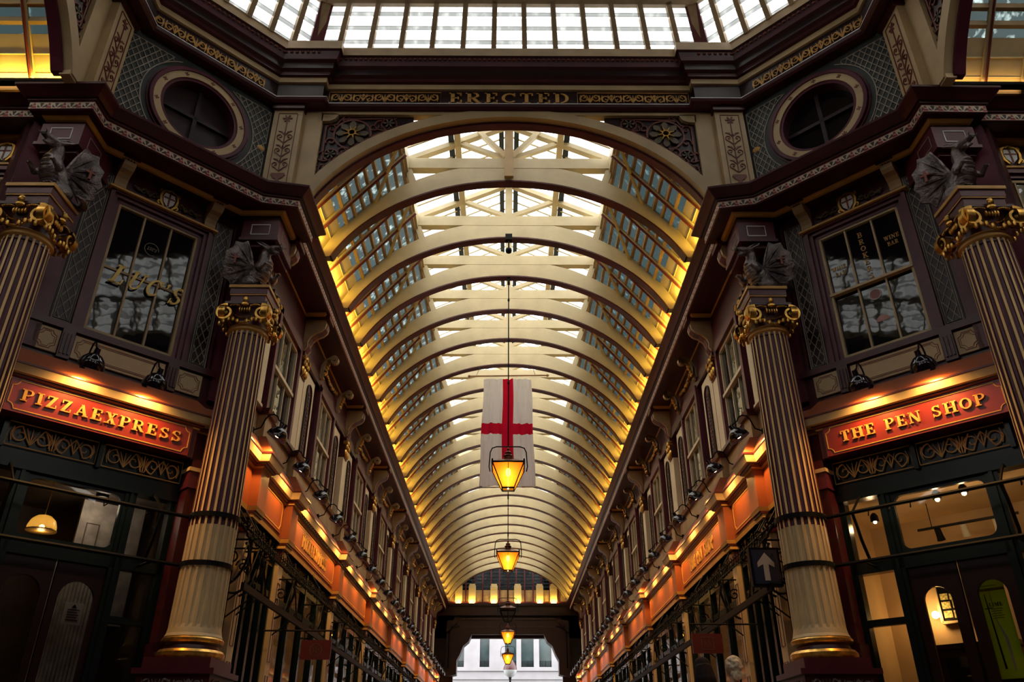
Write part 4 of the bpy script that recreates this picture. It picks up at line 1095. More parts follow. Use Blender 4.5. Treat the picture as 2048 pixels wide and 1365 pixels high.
def up_pil():
    t = thing('upper_pilaster', '', 'pilaster', ID)
    b = MB().box(-.16, .16, -.12, 0.0, 0, 1.5); b.box(-.19, .19, -.14, 0, 0, .1); part('shaft', b, CREAMLIT, t)
    c = MB(); c.box(-.2, .2, -.17, 0, 1.9, 1.98)
    c.prism([(-.16, 1.5), (.16, 1.5), (.19, 1.9), (-.19, 1.9)], -.14, 0)
    cp = part('capital', c, BURG, t)
    g = MB()
    for x in (-.12, 0, .12):
        g.ball((x, -.15, 1.62), (.05, .04, .1), 6, 5); g.ball((x * 1.1, -.17, 1.76), (.04, .04, .07), 6, 5)
    for x in (-.17, .17): g.strap(spiral(x, 1.85, .055, .01, 0, 1.3, 10), .022, -.2, -.1)
    g.ball((0, -.17, 1.88), (.05, .04, .06), 6, 5)
    part('gilt_foliage', g, GILT, cp, True)
    return t
def console_mesh(w, proj, h):
    prof = [(0, 0), (-.05, .03), (-.09, .10), (-.08, .2), (-.12, .3), (-.2, .38), (-.3, .43), (-.36, .5), (-.38, .6), (-.36, .68), (0, .68)]
    return [(y * proj / .38, z * h / .68) for y, z in prof]
def big_console():
    t = thing('cornice_console', '', 'console bracket', ID)
    b = MB().yprism(console_mesh(.3, .40, .66), -.14, .14); part('scroll_body', b, CREAMD, t)
    b = MB(); b.box(-.19, .19, -.46, 0, .66, .74); part('cap', b, BURG, t)
    b = MB(); b.yprism([(y - .012, z) for y, z in console_mesh(.3, .40, .66)], -.075, .075); part('maroon_face', b, BURG2, t)
    return t
def small_console():
    t = thing('scroll_bracket', '', 'console bracket', ID)
    b = MB()
    b.M = Matrix(((0, 1, 0, 0), (1, 0, 0, 0), (0, 0, 1, 0), (0, 0, 0, 1)))
    pts = [(-.02, 0)] + [(-x, z) for x, z in ((.06, .12), (.06, .28), (.12, .42), (.26, .5))] + spiral(-.27, .42, .085, .02, 90, 1.2, 12)
    b.strap(pts, .05, -.06, .06); b.strap(spiral(-.06, .05, .06, .01, 180, -1.2, 10), .04, -.06, .06)
    part('scroll', b, CREAMD, t)
    g = MB()
    for k in range(5): g.ball((.0, -.10 - .02 * k, .12 + k * .07), (.05, .04, .045), 6, 4)
    part('carved_fruit', g, GILT, t, True)
    return t
def panel(w=.34, h=1.55):
    t = thing('arched_wall_panel', '', 'wall panel', ID)
    b = MB().box(-.40, .40, -.05, 0, 0, 1.92); part('board', b, CREAMLIT, t)
    P = [(-w / 2, .12), (w / 2, .12), (w / 2, h)] + arcp(0, h, w / 2, 10, 170, 8) + [(-w / 2, h)]
    b = MB().prism(P, -.058, -.05); part('maroon_field', b, BURG2, t)
    b = MB(); outline(b, P, .022, -.085, -.05); part('raised_border', b, DARKW, t)
    b = MB()
    for i in range(9):
        z = .22 + i * .155
        b.ball((0, -.065, z), (.035, .02, .04), 6, 4)
        for q in (-1, 1): b.strap(spiral(q * .055, z + .05, .035, .008, 90, q * 1.0, 8), .012, -.075, -.058)
    part('fruit_ornament', b, OLIVER, t, True)
    return t
def sash(hw=.66, h=1.9):
    t = thing('sash_window', '', 'window', ID)
    b = MB()
    b.box(-hw - .12, -hw, -.12, .04, 0, h + .08); b.box(hw, hw + .12, -.12, .04, 0, h + .08); b.box(-hw - .12, hw + .12, -.12, .04, h - .04, h + .1)
    part('frame', b, BURG2, t)
    b = MB(); b.box(-hw, -hw + .05, -.06, 0, 0, h - .04); b.box(hw - .05, hw, -.06, 0, 0, h - .04); b.box(-hw, hw, -.06, 0, 0, .06); b.box(-hw, hw, -.06, 0, h - .1, h - .04)
    b.box(-hw, hw, -.09, 0, .92, .98)
    for x in (-hw / 3, hw / 3): b.box(x - .012, x + .012, -.05, 0, .05, h - .08)
    part('sash_bars', b, CREAMLIT, t)
    b = MB().box(-hw, hw, -.015, .02, 0, h); part('glass', b, ARCGL, t)
    b = MB().box(-hw - .16, hw + .16, -.2, 0, -.06, 0); part('sill', b, BURG, t)
    return t
protos = {}
def put(key, maker, M, lab, grp):
    if key not in protos:
        o = maker(); protos[key] = o; o.matrix_world = M; o['label'] = lab
        if grp: o['group'] = grp
        return o
    return dup(protos[key], M, lab, grp)
def near_far(i): return ORD[i]
for sn, s in SIDES:
    AW = FA[s]
    pos = lambda y, d, z: AW @ T(-s * y, d, z)
    for i, y in enumerate(YP[1:]):
        put('pil', up_pil, pos(y, 3.97, 4.88), 'cream upper pilaster with gilt capital, %s along the %s arcade wall' % (ORD[i], sn), 'upper pilasters of the arcade')
        put('con', big_console, pos(y, 3.88, 6.90), 'big S-shaped console under the cornice, %s along the %s arcade wall' % (ORD[i], sn), 'big cornice consoles')
    put('con', big_console, pos(10.85, 3.88, 6.90), 'big S-shaped console beside the column on the %s arcade wall' % sn, 'big cornice consoles')
    put('pil', up_pil, pos(11.18, 3.97, 4.88), 'cream upper pilaster squeezed beside the %s column' % sn, 'upper pilasters of the arcade')
    wins = [12.35] + [(YP[i] + YP[i + 1]) / 2 for i in range(1, 8)] + [44.9]
    for i, y in enumerate(wins[:-1]):
        put('win', sash, pos(y, 3.95, 4.92), 'tall sash window in the upper %s arcade wall, %s from the crossing' % (sn, ORD[i]), 'upper sash windows of the arcade')
        if i:
            for q, w in ((-1, 'near'), (1, 'far')):
                put('pan', panel, pos(y + q * 1.36, 3.97, 4.90), 'cream panel with dark arched inset on the %s side of the %s upper window, %s wall' % (w, ORD[i], sn), 'arched panels between upper windows')
                put('scr', small_console, pos(y + q * .86, 3.88, 7.0), 'scroll bracket above the %s jamb of the %s upper window, %s wall' % (w, ORD[i], sn), 'scroll brackets above the upper windows')
    # garlands in the frieze
    for i, y in enumerate(wins[1:-1]):
        b = MB(); r = random.Random(3)
        for k in range(15):
            u = -.6 + k * .085; b.ball((u, -.03, .06 + .08 * (u / .6) ** 2 + r.uniform(-.02, .02)), (.05, .04, .045), 6, 4)
        if 'gar' not in protos:
            protos['gar'] = single('fruit_garland', b, GILT, '', 'garland', smooth=True)
            o = protos['gar']
        else: o = protos['gar'].copy(); COL.objects.link(o)
        o.matrix_world = pos(y, 3.87, 7.2); o['label'] = 'carved fruit garland over the %s upper window, %s arcade wall' % (ORD[i + 1], sn); o['group'] = 'frieze garlands'

# ------------------------------------------------------------------ shopfronts along the arcade
def low_pil():
    t = thing('shop_pilaster', '', 'pilaster', ID)
    b = MB().box(-.13, .13, -.1, 0, 0, 3.72); part('shaft', b, CREAM, t)
    b = MB(); outline(b, [(-.07, .5), (.07, .5), (.07, 2.0), (-.07, 2.0)], .014, -.108, -.1); outline(b, [(-.07, 2.2), (.07, 2.2), (.07, 3.4), (-.07, 3.4)], .014, -.108, -.1); part('incised_lines', b, BURG2, t)
    b = MB().box(-.16, .16, -.14, 0, 3.72, 3.78); b.box(-.15, .15, -.13, 0, 3.78, 3.93); b.cur = 1; b.box(-.19, .19, -.18, 0, 3.93, 3.985); b.cur = 0; b.box(-.2, .2, -.2, 0, 3.985, 4.03)
    part('cap', b, [BURG, GOLD], t)
    b = MB().box(-.17, .17, -.15, 0, 0, .35); part('plinth', b, BURG, t)
    return t
def shopfront(L):
    def mk():
        t = thing('shopfront', '', 'shopfront', ID)
        h = L / 2 - .14; b = MB()
        n = 4
        for i in range(n + 1):
            x = -h + 2 * h * i / n; b.box(x - .05, x + .05, -.07, .05, 0, 4.0)
        for z in (0.0, .45, 3.15, 3.62): b.box(-h, h, -.06, .05, z, z + .09)
        b.box(-h, h, -.03, .04, 0, .45)
        part('frame', b, GREEN, t)
        b = MB()
        b.box(-h, h, -.01, .0, .5, 3.6); part('glass', b, SHOPGL, t)
        b = MB(); scroll_run(b, -h + .06, h - .06, 3.83, .26, -.05, -.03, .02); b.box(-h, h, -.03, .02, 3.7, 4.0)
        part('pierced_grille', b, GREEN, t)
        return t
    return mk
bays = [(YP[i], YP[i + 1]) for i in range(8)]
for sn, s in SIDES:
    pos = lambda y, d, z: FA[s] @ T(-s * y, d, z)
    for i, y in enumerate(YP):
        put('lpil', low_pil, pos(y, 3.86, -.75), 'slim cream shopfront pilaster, %s along the %s side of the arcade' % (ORD[i], sn), 'shopfront pilasters of the arcade')
    for i, (a, c) in enumerate(bays):
        L = round(c - a, 2)
        put(('shop', L), shopfront(L), pos((a + c) / 2, 3.9, -.75), 'dark green glazed shopfront, %s bay on the %s side of the arcade' % (ORD[i], sn), 'arcade shopfronts')
    for i, (a, c) in enumerate(bays):
        if i == 0: continue
        t = thing('shop_ceiling_lamp', 'warm pendant lamp inside the %s shop on the %s' % (ORD[i], sn), 'pendant lamp', pos((a + c) / 2, 5.0, 2.6))
        b = MB().lathe([(.02, .3), (.03, .2), (.14, .05), (.15, 0)], 14, cap=False); b.tube([(0, 0, .3), (0, 0, .68)], .008, 5); part('shade', b, GOLD, t, True)
        b = MB().ball((0, 0, .03), .05, 8, 6); part('bulb', b, BULB, t, True)
        light('POINT', 'shop_light', t, (0, 0, -.12), 14 if i > 2 else 22, (1, .62, .3), radius=.1)
    # signboards on the fascia
    names = {1: [('THE PEN SHOP' if s > 0 else 'PIZZAEXPRESS')]}
    for i, (a, c) in enumerate(bays):
        L = c - a - .62
        def mk():
            t = thing('shop_sign', '', 'signboard', ID)
            b = MB().box(-L / 2, L / 2, -.02, 0, 0, .52); part('board', b, ORNG, t)
            b = MB(); outline(b, notched(-L / 2 + .05, L / 2 - .05, .05, .47, .06), .016, -.026, -.02); part('gilt_border', b, GOLD, t)
            return t
        txt = None
        if i == 1: txt = 'THE PEN SHOP' if s > 0 else 'PIZZAEXPRESS'
        lab = 'terracotta fascia signboard %s, %s bay on the %s side' % (('lettered ' + txt) if txt else 'with thin gilt border', ORD[i], sn)
        o = put(('sign', round(L, 2), txt), mk, pos((a + c) / 2, 3.78, 3.39), lab, None if txt else 'fascia signboards of the arcade')
        if txt:
            words('lettering', txt, 0, .14, .25, 2.1, -.035, -.02, GOLD, o, ID)

# ------------------------------------------------------------------ corner bays: window, lattice, shields, signboard, shopfront
def pear_shield():
    t = thing('heraldic_shield', '', 'shield', ID)
    P = [(0, -.12), (-.075, -.04), (-.09, .05), (-.07, .12), (.07, .12), (.09, .05), (.075, -.04)]
    b = MB().prism(P, -.05, 0); part('field', b, WHITEP, t)
    b = MB(); b.box(-.012, .012, -.056, -.05, -.10, .12); b.box(-.08, .08, -.056, -.05, .03, .052); part('red_cross', b, REDR, t)
    b = MB()
    for q in (-1, 1):
        b.strap([(q * x, z) for x, z in ((.06, -.13), (.11, -.06), (.125, .04), (.10, .13), (.06, .16))], [.02, .035, .03, .035, .02], -.06, 0)
        b.strap([(q * p[0], p[1]) for p in spiral(.12, -.07, .035, .01, -90, 1.0, 8)], .018, -.05, 0); b.strap([(q * p[0], p[1]) for p in spiral(.12, .13, .03, .01, 90, -1.0, 8)], .016, -.05, 0)
    b.strap([(-.05, .15), (0, .18), (.05, .15)], .03, -.06, 0)
    part('scrolled_mantling', b, GILT, t)
    return t
def fruit_spray(M, lab, flip):
    b = MB(); r = random.Random(5 if flip > 0 else 6)
    for k in range(16):
        u = .04 + k * .022; b.ball((flip * u, -.03, .05 * math.sin(k * .9) * (1 - k / 22)), (.022, .02, .018), 6, 4)
    for k in range(4):
        b.strap(spiral(flip * (.08 + k * .08), .0, .04, .01, 90 * k, 1.0, 8), .012, -.025, 0)
    single('carved_spray', b, OLIVER, lab, 'carved ornament', M, smooth=True)

for sn, s in SIDES:
    F = FD[s]; wc = s * UC
    oth = 'arcade' ; 
    # --- sash window
    z0, z1, hw = 5.0, 7.03, .585
    t = thing('corner_sash_window', 'tall dark sash window %s' % ("with gold LUC'S lettering, left corner" if s < 0 else 'with faint wine bar lettering, right corner'), 'window', F @ T(wc, 7.3, z0)); O = T(-wc, -7.3, -z0)
    b = MB(); b.M = O
    for i, (w, d0) in enumerate(((.0, 7.33), (.055, 7.29), (.11, 7.25))):
        a = hw + w; e = a + .055
        b.box(wc - e, wc - a, d0, 7.45, z0 - .03, z1 + w + .055); b.box(wc + a, wc + e, d0, 7.45, z0 - .03, z1 + w + .055); b.box(wc - e, wc + e, d0, 7.45, z1 + w, z1 + w + .055)
    part('moulded_frame', b, BURG2, t)
    b = MB(); b.M = O
    for q in (-1, 1): b.box(min(wc + q * hw, wc + q * (hw - .035)), max(wc + q * hw, wc + q * (hw - .035)), 7.34, 7.42, z0, z1)
    b.box(wc - hw, wc + hw, 7.34, 7.42, z1 - .035, z1); b.box(wc - hw, wc + hw, 7.34, 7.42, z0, z0 + .045)
    b.box(wc - hw - (.03 if s < 0 else 0), wc + hw + (.03 if s < 0 else 0), 7.376 if s < 0 else 7.31, 7.42, 6.0, 6.035)
    for x in (-hw / 3, hw / 3): b.box(wc + x - .012, wc + x + .012, 7.355, 7.42, z0, z1)
    part('sash_bars', b, CREAMD if s < 0 else CREAM, t)
    b = MB(); b.M = O; b.box(wc - hw, wc + hw, 7.395, 7.43, z0, z1); part('glass', b, WINGL, t)
    if s < 0:
        b = MB(); b.M = O; text(b, "LUC'S", wc + .03, 5.80, .30, .98, 7.346, 7.366, slant=.3, gap=.16)
        single('shop_lettering', b, mat('bright_gold_leaf', (.95, .66, .16), .5, var=.1), "gold italic letters LUC'S across the left corner window", 'lettering', F @ T(wc, 7.3, z0))
        b = MB(); b.M = O; b.strap(arcp(wc, 6.55, .1, 0, 300, 20), .006, 7.388, 7.394)
        text(b, "LUC'S", wc, 6.53, .05, .13, 7.388, 7.394, slant=.3); part('faint_round_logo', b, GREYL, t)
    else:
        b = MB(); b.M = O
        for i, ch in enumerate('BROKERS'): text(b, ch, wc - .01 + .004 * i, 6.80 - i * .118, .085, None, 7.385, 7.393)
        text(b, 'WINE', wc - .40, 6.42, .065, .21, 7.385, 7.393); text(b, 'BAR', wc - .39, 6.32, .065, .15, 7.385, 7.393)
        text(b, 'WINE', wc + .40, 6.58, .065, .21, 7.385, 7.393); text(b, 'BAR', wc + .40, 6.48, .065, .15, 7.385, 7.393)
        part('window_lettering', b, GOLD, t)
        b = MB(); b.M = O; b.prism(arcp(wc + .0, 5.83, .075, 0, 345, 24), 7.387, 7.394); part('red_roundel', b, REDP, t)
        b = MB(); b.M = O; b.strap(arcp(wc, 5.83, .08, 0, 360, 24), .012, 7.385, 7.394); part('roundel_rim', b, LINEP, t)
        b = MB(); b.M = O; b.prism(arcp(wc + .02, 5.40, .09, 0, 180, 14), 7.388, 7.394); part('pink_disc', b, mat('pink_card', (.55, .3, .25), .6, var=0), t)
    # --- gilt fillet and frieze over the window
    b = MB(); b.M = F; b.box(wc - .8, wc + .8, 7.2, 7.36, 7.17, 7.2)
    single('gilt_fillet', b, GOLD, 'gilt ledge over the %s corner window' % sn, 'moulding')
    for u, wh in ((.52, 'outer'), (-.86, 'inner')):
        put('ccon', lambda: corner_console(), F @ T(s * u, 7.34, 7.22), 'ochre S-bracket at the %s end of the frieze over the %s corner window' % (wh, sn), 'brackets over the corner windows') if False else None
    # --- lattice strips
    for u0, u1, wh in ((.62, .84, 'outer'), (-1.20, -.96, 'inner')):
        a, c = sorted((s * u0, s * u1)); zt = 7.42; zb = 5.0
        t = thing('lattice_strip', 'tall grey lattice strip on the %s side of the %s corner window' % (wh, sn), 'ornamental panel', F @ T((a + c) / 2, 7.33, zb)); O = T(-(a + c) / 2, -7.33, -zb)
        b = MB(); b.M = O; b.box(a - .02, c + .02, 7.33, 7.36, zb - .03, zt + .03); part('ground', b, DARKW, t)
        b = MB(); b.M = O; lattice(b, a + .025, c - .025, zb + .03, zt - .03, .105, .2, .009, 7.318, 7.33); part('lattice_bars', b, GREYL, t)
        b = MB(); b.M = O; outline(b, [(a, zb), (c, zb), (c, zt), (a, zt)], .012, 7.316, 7.33); outline(b, [(a + .025, zb + .025), (c - .025, zb + .025), (c - .025, zt - .025), (a + .025, zt - .025)], .008, 7.316, 7.33); part('border_lines', b, GREYL, t)
    # --- cream panels under the window
    for u0, u1, wh in ((.70, .99, 'small outer'), (-.63, .53, 'long middle'), (-1.16, -.81, 'small inner')):
        a, c = sorted((s * u0, s * u1)); zb, zt = 4.50, 4.81
        t = thing('cream_panel', '%s cream panel with red border lines under the %s corner window' % (wh, sn), 'wall panel', F @ T((a + c) / 2, 7.24, zb)); O = T(-(a + c) / 2, -7.24, -zb)
        b = MB(); b.M = O; b.box(a, c, 7.2, 7.24, zb, zt); part('board', b, CREAM, t)
        b = MB(); b.M = O; outline(b, notched(a + .035, c - .035, zb + .035, zt - .035, .05), .009, 7.195, 7.2); outline(b, notched(a + .055, c - .055, zb + .055, zt - .055, .055), .005, 7.195, 7.2)
        part('border_lines', b, REDR, t)
    # --- signboard
    a, c = sorted((s * 1.08, s * -1.12)); txt = 'PIZZAEXPRESS' if s < 0 else 'THE PEN SHOP'
    t = thing('shop_sign', 'dark red signboard lettered %s in gold' % txt, 'signboard', F @ T((a + c) / 2, 7.1, 3.6)); O = T(-(a + c) / 2, -7.1, -3.6)
    b = MB(); b.M = O; b.box(a, c, 7.075, 7.11, 3.60, 4.02); part('board', b, REDP, t)
    b = MB(); b.M = O; outline(b, notched(a + .03, c - .03, 3.635, 3.985, .07), .011, 7.067, 7.075); part('border_line', b, GOLD, t)
    words('lettering', txt, (a + c) / 2, 3.745, .145, 1.92 if s < 0 else 1.76, 7.05, 7.075, GOLD, t, O, .17)
    # --- corner pilaster blocks either end of the sign
    for u, wh in ((1.38, 'outer'), (-1.42, 'inner')):
        t = thing('corner_pier', 'burgundy pier at the %s end of the %s corner shopfront' % (wh, sn), 'pilaster', F @ T(s * u, 7.3, -.75)); O = T(-s * u, -7.3, .75)
        b = MB(); b.M = O; x = s * u; b.box(x - .2, x + .2, 7.12, 7.35, -.75, 3.6); b.box(x - .23, x + .23, 7.08, 7.35, -.75, 1.3); part('shaft', b, BURG, t)
        b = MB(); b.M = O; b.box(x - .24, x + .24, 7.06, 7.3, 3.42, 3.47); part('gilt_ledge', b, CREAM, t)
        b = MB(); b.M = O; b.box(x - .22, x + .22, 7.08, 7.3, 3.2, 3.42); part('cap_block', b, BURG2, t)
        b = MB(); b.M = O
        for q in (-.08, .0, .08): b.ball((x + q, 7.07, 3.3), .014, 6, 4)
        part('gilt_studs', b, GOLD, t)
    # --- grille over the shopfront
    a, c = sorted((s * .95, s * -1.22))
    t = thing('scroll_grille', 'gold scrollwork grille above the %s shopfront' % ('pizza restaurant' if s < 0 else 'pen shop'), 'grille', F @ T((a + c) / 2, 7.3, 3.27)); O = T(-(a + c) / 2, -7.3, -3.27)
    b = MB(); b.M = O; b.box(a, c, 7.34, 7.36, 3.25, 3.6); part('back_board', b, GREEN, t)
    for k in range(2):
        xa = a + .04 + k * (c - a) / 2; xb = xa + (c - a) / 2 - .08
        b = MB(); b.M = O; scroll_run(b, xa + .02, xb - .02, 3.43, .25, 7.30, 7.315, .012); outline(b, [(xa, 3.29), (xb, 3.29), (xb, 3.57), (xa, 3.57)], .010, 7.30, 7.315)
        cx = (xa + xb) / 2
        for q in (-1, 0, 1): b.strap([(cx + q * .02, 3.32), (cx + q * .06, 3.45), (cx + q * .11, 3.54)], [.01, .02, .006], 7.297, 7.315)
        part('scroll_panel', b, GOLD, t)
    for xx in (a, c, (a + c) / 2):
        b = MB(); b.M = O; b.box(xx - .025, xx + .025, 7.27, 7.36, 3.25, 3.6); part('post', b, GREEN, t)

def corner_console():
    t = thing('ochre_bracket', '', 'console bracket', ID)
    b = MB().yprism([(y, z) for y, z in console_mesh(.2, .28, .42)], -.085, .085); part('scroll_body', b, CREAMD, t)
    b = MB(); b.box(-.12, .12, -.32, 0, .42, .47); part('cap', b, BURG, t)
    b = MB()
    for q in (-.04, 0, .04): b.ball((q, -.285, .38), .013, 6, 4)
    part('studs', b, DARKW, t)
    return t
for sn, s in SIDES:
    F = FD[s]
    for u, wh in ((.52, 'outer'), (-.83, 'inner')):
        put('ccon', corner_console, F @ T(s * u, 7.34, 7.20), 'ochre S-bracket at the %s end of the frieze over the %s corner window' % (wh, sn), 'brackets over the corner windows')
    put('shield', pear_shield, F @ T(s * -.17, 7.33, 7.38), 'white heraldic shield with red cross over the %s corner window' % sn, 'heraldic shields')
    for q in (-1, 1): fruit_spray(F @ T(s * -.17 + q * .12, 7.34, 7.38), 'carved fruit spray %s of the shield over the %s corner window' % ('left' if q < 0 else 'right', sn), q)

# --- shopfront joinery of the two corner shops
def plate(b, x0, x1, z0, z1, hole, y0, y1): frame_plate(b, x0, x1, z0, z1, hole, y0, y1)
for sn, s in SIDES:
    F = FD[s]; who = 'pizza restaurant' if s < 0 else 'pen shop'
    X = lambda u: s * u
    def sb(b, u0, u1, n0, n1, z0, z1):
        a, c = sorted((X(u0), X(u1))); b.box(a, c, n0, n1, z0, z1)
    uo, ui = 1.14, -1.22         # opening
    d0, d1 = .62, -.64           # door posts
    t = thing('corner_shopfront', 'dark green shopfront with transom light, %s corner' % who, 'shopfront', F @ T(0, 7.4, -.75)); O = T(0, -7.4, .75)
    b = MB(); b.M = O
    for u, w in ((uo, .07), (ui, .07), (d0, .07), (d1, .07)): sb(b, u - w, u + w, 7.36, 7.5, -.75, 3.25)
    for u in (d0, d1, uo, ui): sb(b, u - .02, u + .02, 7.33, 7.37, -.75, 3.25)
    sb(b, ui, uo, 7.32, 7.5, 3.05, 3.25); sb(b, ui, uo, 7.36, 7.5, 2.12, 2.30)
    sb(b, ui, d1, 7.38, 7.5, -.75, -.2); sb(b, d0, uo, 7.38, 7.5, -.75, -.2)
    sb(b, ui, d1, 7.38, 7.46, 1.50, 1.58); sb(b, d0, uo, 7.38, 7.46, 1.50, 1.58)
    part('frame', b, GREEN, t)
    a, c = sorted((X(d1) , X(d0)))
    b = MB(); b.M = O; plate(b, a, c, 2.26, 3.08, rounded(a + .10, c - .10, 2.34, 3.0, .1), 7.38, 7.44); part('rounded_transom_frame', b, GREEN, t)
    b = MB(); b.M = O; b.box(a, c, 7.42, 7.425, 2.3, 3.05); part('transom_glass', b, SHOPGL, t)
    for u0, u1, nm in ((ui, d1, 'inner'), (d0, uo, 'outer')):
        b = MB(); b.M = O; sb(b, u0, u1, 7.42, 7.425, -.2, 3.05); part('side_glass', b, SHOPGL, t)
    # double door
    t2 = thing('double_door', 'dark panelled double door with arched glass, %s corner' % who, 'door', F @ T((a + c) / 2, 7.42, -.75)); O2 = T(-(a + c) / 2, -7.42, .75)
    mid = (a + c) / 2
    for la, lc, nm in ((a + .05, mid - .01, 'left'), (mid + .01, c - .05, 'right')):
        b = MB(); b.M = O2
        mm = .13 if s > 0 else .085
        hole = [(la + mm, .2), (lc - mm, .2), (lc - mm, 1.72)] + [(x, z) for x, z in arcp((la + lc) / 2, 1.72, (lc - la) / 2 - mm, 15, 165, 8)] + [(la + mm, 1.72)]
        plate(b, la, lc, -.72, 2.12, hole, 7.40, 7.45); leaf = part('door_leaf', b, DOORM, t2)
        b = MB(); b.M = O2; b.box(la + .1, lc - .1, 7.42, 7.425, .1, 2.0); part('door_glass', b, SHOPGL, leaf)
        b = MB(); b.M = O2; hx = lc - .06 if nm == 'left' else la + .06; b.tube([(hx, 7.39, .2), (hx, 7.34, .25), (hx, 7.34, .6), (hx, 7.39, .65)], .012, 6); part('pull_handle', b, GILT, leaf)
    # interior
    b = MB(); b.M = F
    dep = 9.5
    sb(b, -1.7, 1.7, dep, dep + .08, -.75, 3.3); sb(b, -1.75, -1.68, 7.6, dep, -.75, 3.3); sb(b, 1.68, 1.75, 7.6, dep, -.75, 3.3); sb(b, -1.75, 1.75, 7.5, dep, 3.2, 3.28)
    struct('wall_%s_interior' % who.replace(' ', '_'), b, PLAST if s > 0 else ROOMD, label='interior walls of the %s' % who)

# ------------------------------------------------------------------ columns
def column(M, lab):
    """fluted corner column; M at its foot on the floor (z = -0.75)"""
    t = thing('fluted_column', lab, 'column', M); Z = .75
    b = MB(); b.M = T(0, 0, Z)
    b.box(-.42, .42, -.42, .42, -.75, .62); b.box(-.44, .44, -.44, .44, .62, .68); b.box(-.41, .41, -.41, .41, .68, .92); b.box(-.46, .46, -.46, .46, .92, .98); b.box(-.38, .38, -.38, .38, .98, 1.10)
    ped = part('pedestal', b, BURG, t)
    b = MB(); b.M = T(0, 0, Z)
    for k in range(4):
        b.M = T(0, 0, Z) @ RZ(k * PI / 2); scroll_run(b, -.36, .36, .80, .17, -.425, -.41, .014)
    part('silver_scroll_frieze', b, SILV, ped)
    b = MB(); b.lathe([(.36, 1.10), (.385, 1.13), (.385, 1.17), (.36, 1.2)], 32, (0, 0, Z)); b.lathe([(.33, 1.27), (.355, 1.295), (.355, 1.32), (.33, 1.345)], 32, (0, 0, Z))
    part('gilt_torus', b, GILT, t, True)
    b = MB(); b.lathe([(.35, 1.19), (.32, 1.21), (.31, 1.25), (.34, 1.275)], 32, (0, 0, Z)); part('scotia', b, BURG, t, True)
    # shaft
    n = 22; b = MB(); zs = [1.345, 1.38, 1.44, 1.48] + [1.48 + (2.66 - 1.48) * i / 3 for i in range(1, 4)] + [2.661] + [2.66 + (5.38 - 2.66) * i / 6 for i in range(1, 7)] + [5.42]
    def rad(z): return .305 - (z - 1.4) * .0112
    angs = []
    for k in range(n):
        a0 = 2 * PI * k / n; da = 2 * PI / n
        for q, d in ((-.5, 0), (-.33, 0), (-.26, .7), (0, 1), (.26, .7), (.33, 0)): angs.append((a0 + q * da, d))
    vs = []
    for z in zs:
        fl = 0 if (z < 1.47 or z > 5.41) else (.5 if z < 1.485 else 1)
        extra = .03 if z < 1.36 else (.012 if z < 1.4 else 0)
        for a, d in angs:
            r = rad(z) + extra - d * fl * .026; vs.append((r * math.cos(a), r * math.sin(a), z + Z))
    N = len(angs)
    o = len(b.v); b.v += vs
    for i in range(len(zs) - 1):
        up = zs[i] >= 2.66
        for k in range(N):
            k2 = (k + 1) % N; b.f.append((o + i * N + k, o + i * N + k2, o + (i + 1) * N + k2, o + (i + 1) * N + k))
            fillet = (k % 6) in (0, 5)
            b.mi.append(0 if not up else (1 if fillet or zs[i] > 5.37 else 2))
    part('fluted_shaft', b, [CREAM, mat('pale_gold_fillet_paint', (.80, .54, .22), .5, var=.12), BURG2], t, False)
    b = MB(); b.lathe([(.262, 5.41), (.285, 5.43), (.285, 5.46), (.268, 5.475), (.268, 5.49), (.28, 5.50), (.262, 5.515)], 32, (0, 0, Z)); part('gilt_astragal', b, GOLD, t, True)
    # capital
    Z = .61
    b = MB(); b.lathe([(.255, 5.51), (.25, 5.66), (.26, 5.8), (.30, 5.97)], 28, (0, 0, Z)); b.M = T(0, 0, Z); b.box(-.30, .30, -.30, .30, 5.96, 6.0)
    cap = part('capital_bell', b, BURG, t, True)
    for k in range(4):
        Rk = RZ(k * PI / 2); g = MB(); g.M = T(0, 0, Z) @ Rk
        for q in (-1, 1):
            sp = spiral(q * .26, 5.80, .125, .02, 100 if q > 0 else 80, -1.9 * q, 30)
            g.strap(sp, [.042 - .026 * i / 30 for i in range(31)], -.34, -.25)
            g.ball((q * .27, -.325, 5.79), (.03, .03, .03), 8, 5)
            for j in range(7):
                u = j / 6; g.ball((q * (.08 + .13 * u), -.31, 5.915 + .012 * math.sin(u * 3)), (.015, .018, .016), 6, 4)
            for j in range(4):
                g.ball((q * (.335), -.26 + .065 * j, 5.70 - .03 * abs(j - 1.5)), (.024, .026, .04), 6, 4)
        for j in range(13):      # hanging rope swag
            u = -1 + 2 * j / 12; g.ball((u * .18, -.30, 5.645 + .10 * u * u), (.02, .02, .017), 6, 4)
        for j in range(11):
            u = -1 + 2 * j / 10; g.ball((u * .13, -.28, 5.74 + .04 * u * u), (.013, .014, .009), 6, 4)
        for j in range(-2, 3): g.ball((j * .035, -.30, 5.86), (.016, .02, .045), 6, 5)
        part('gilt_volutes', g, GILT, cap, True)
        g = MB(); g.M = T(0, 0, Z) @ Rk
        g.ball((0, -.34, 5.99), (.036, .04, .05), 10, 8); g.ball((0, -.375, 5.985), (.008, .015, .014), 6, 4); g.ball((0, -.33, 5.93), (.055, .04, .035), 8, 5); g.ball((0, -.335, 6.03), (.034, .03, .022), 8, 5)
        part('small_gilt_head', g, GILT, cap, True)
    b = MB(); b.M = T(0, 0, Z)
    b.box(-.25, .25, -.25, .3, 6.0, 6.12); b.box(-.27, .27, -.27, .3, 6.14, 6.24); ab = part('dosseret', b, BURG2, t)
    b = MB(); b.M = T(0, 0, Z); b.box(-.265, .265, -.265, .3, 6.12, 6.14); b.box(-.29, .29, -.29, .3, 6.24, 6.285); part('gilt_edges', b, GOLD, ab)
    return t
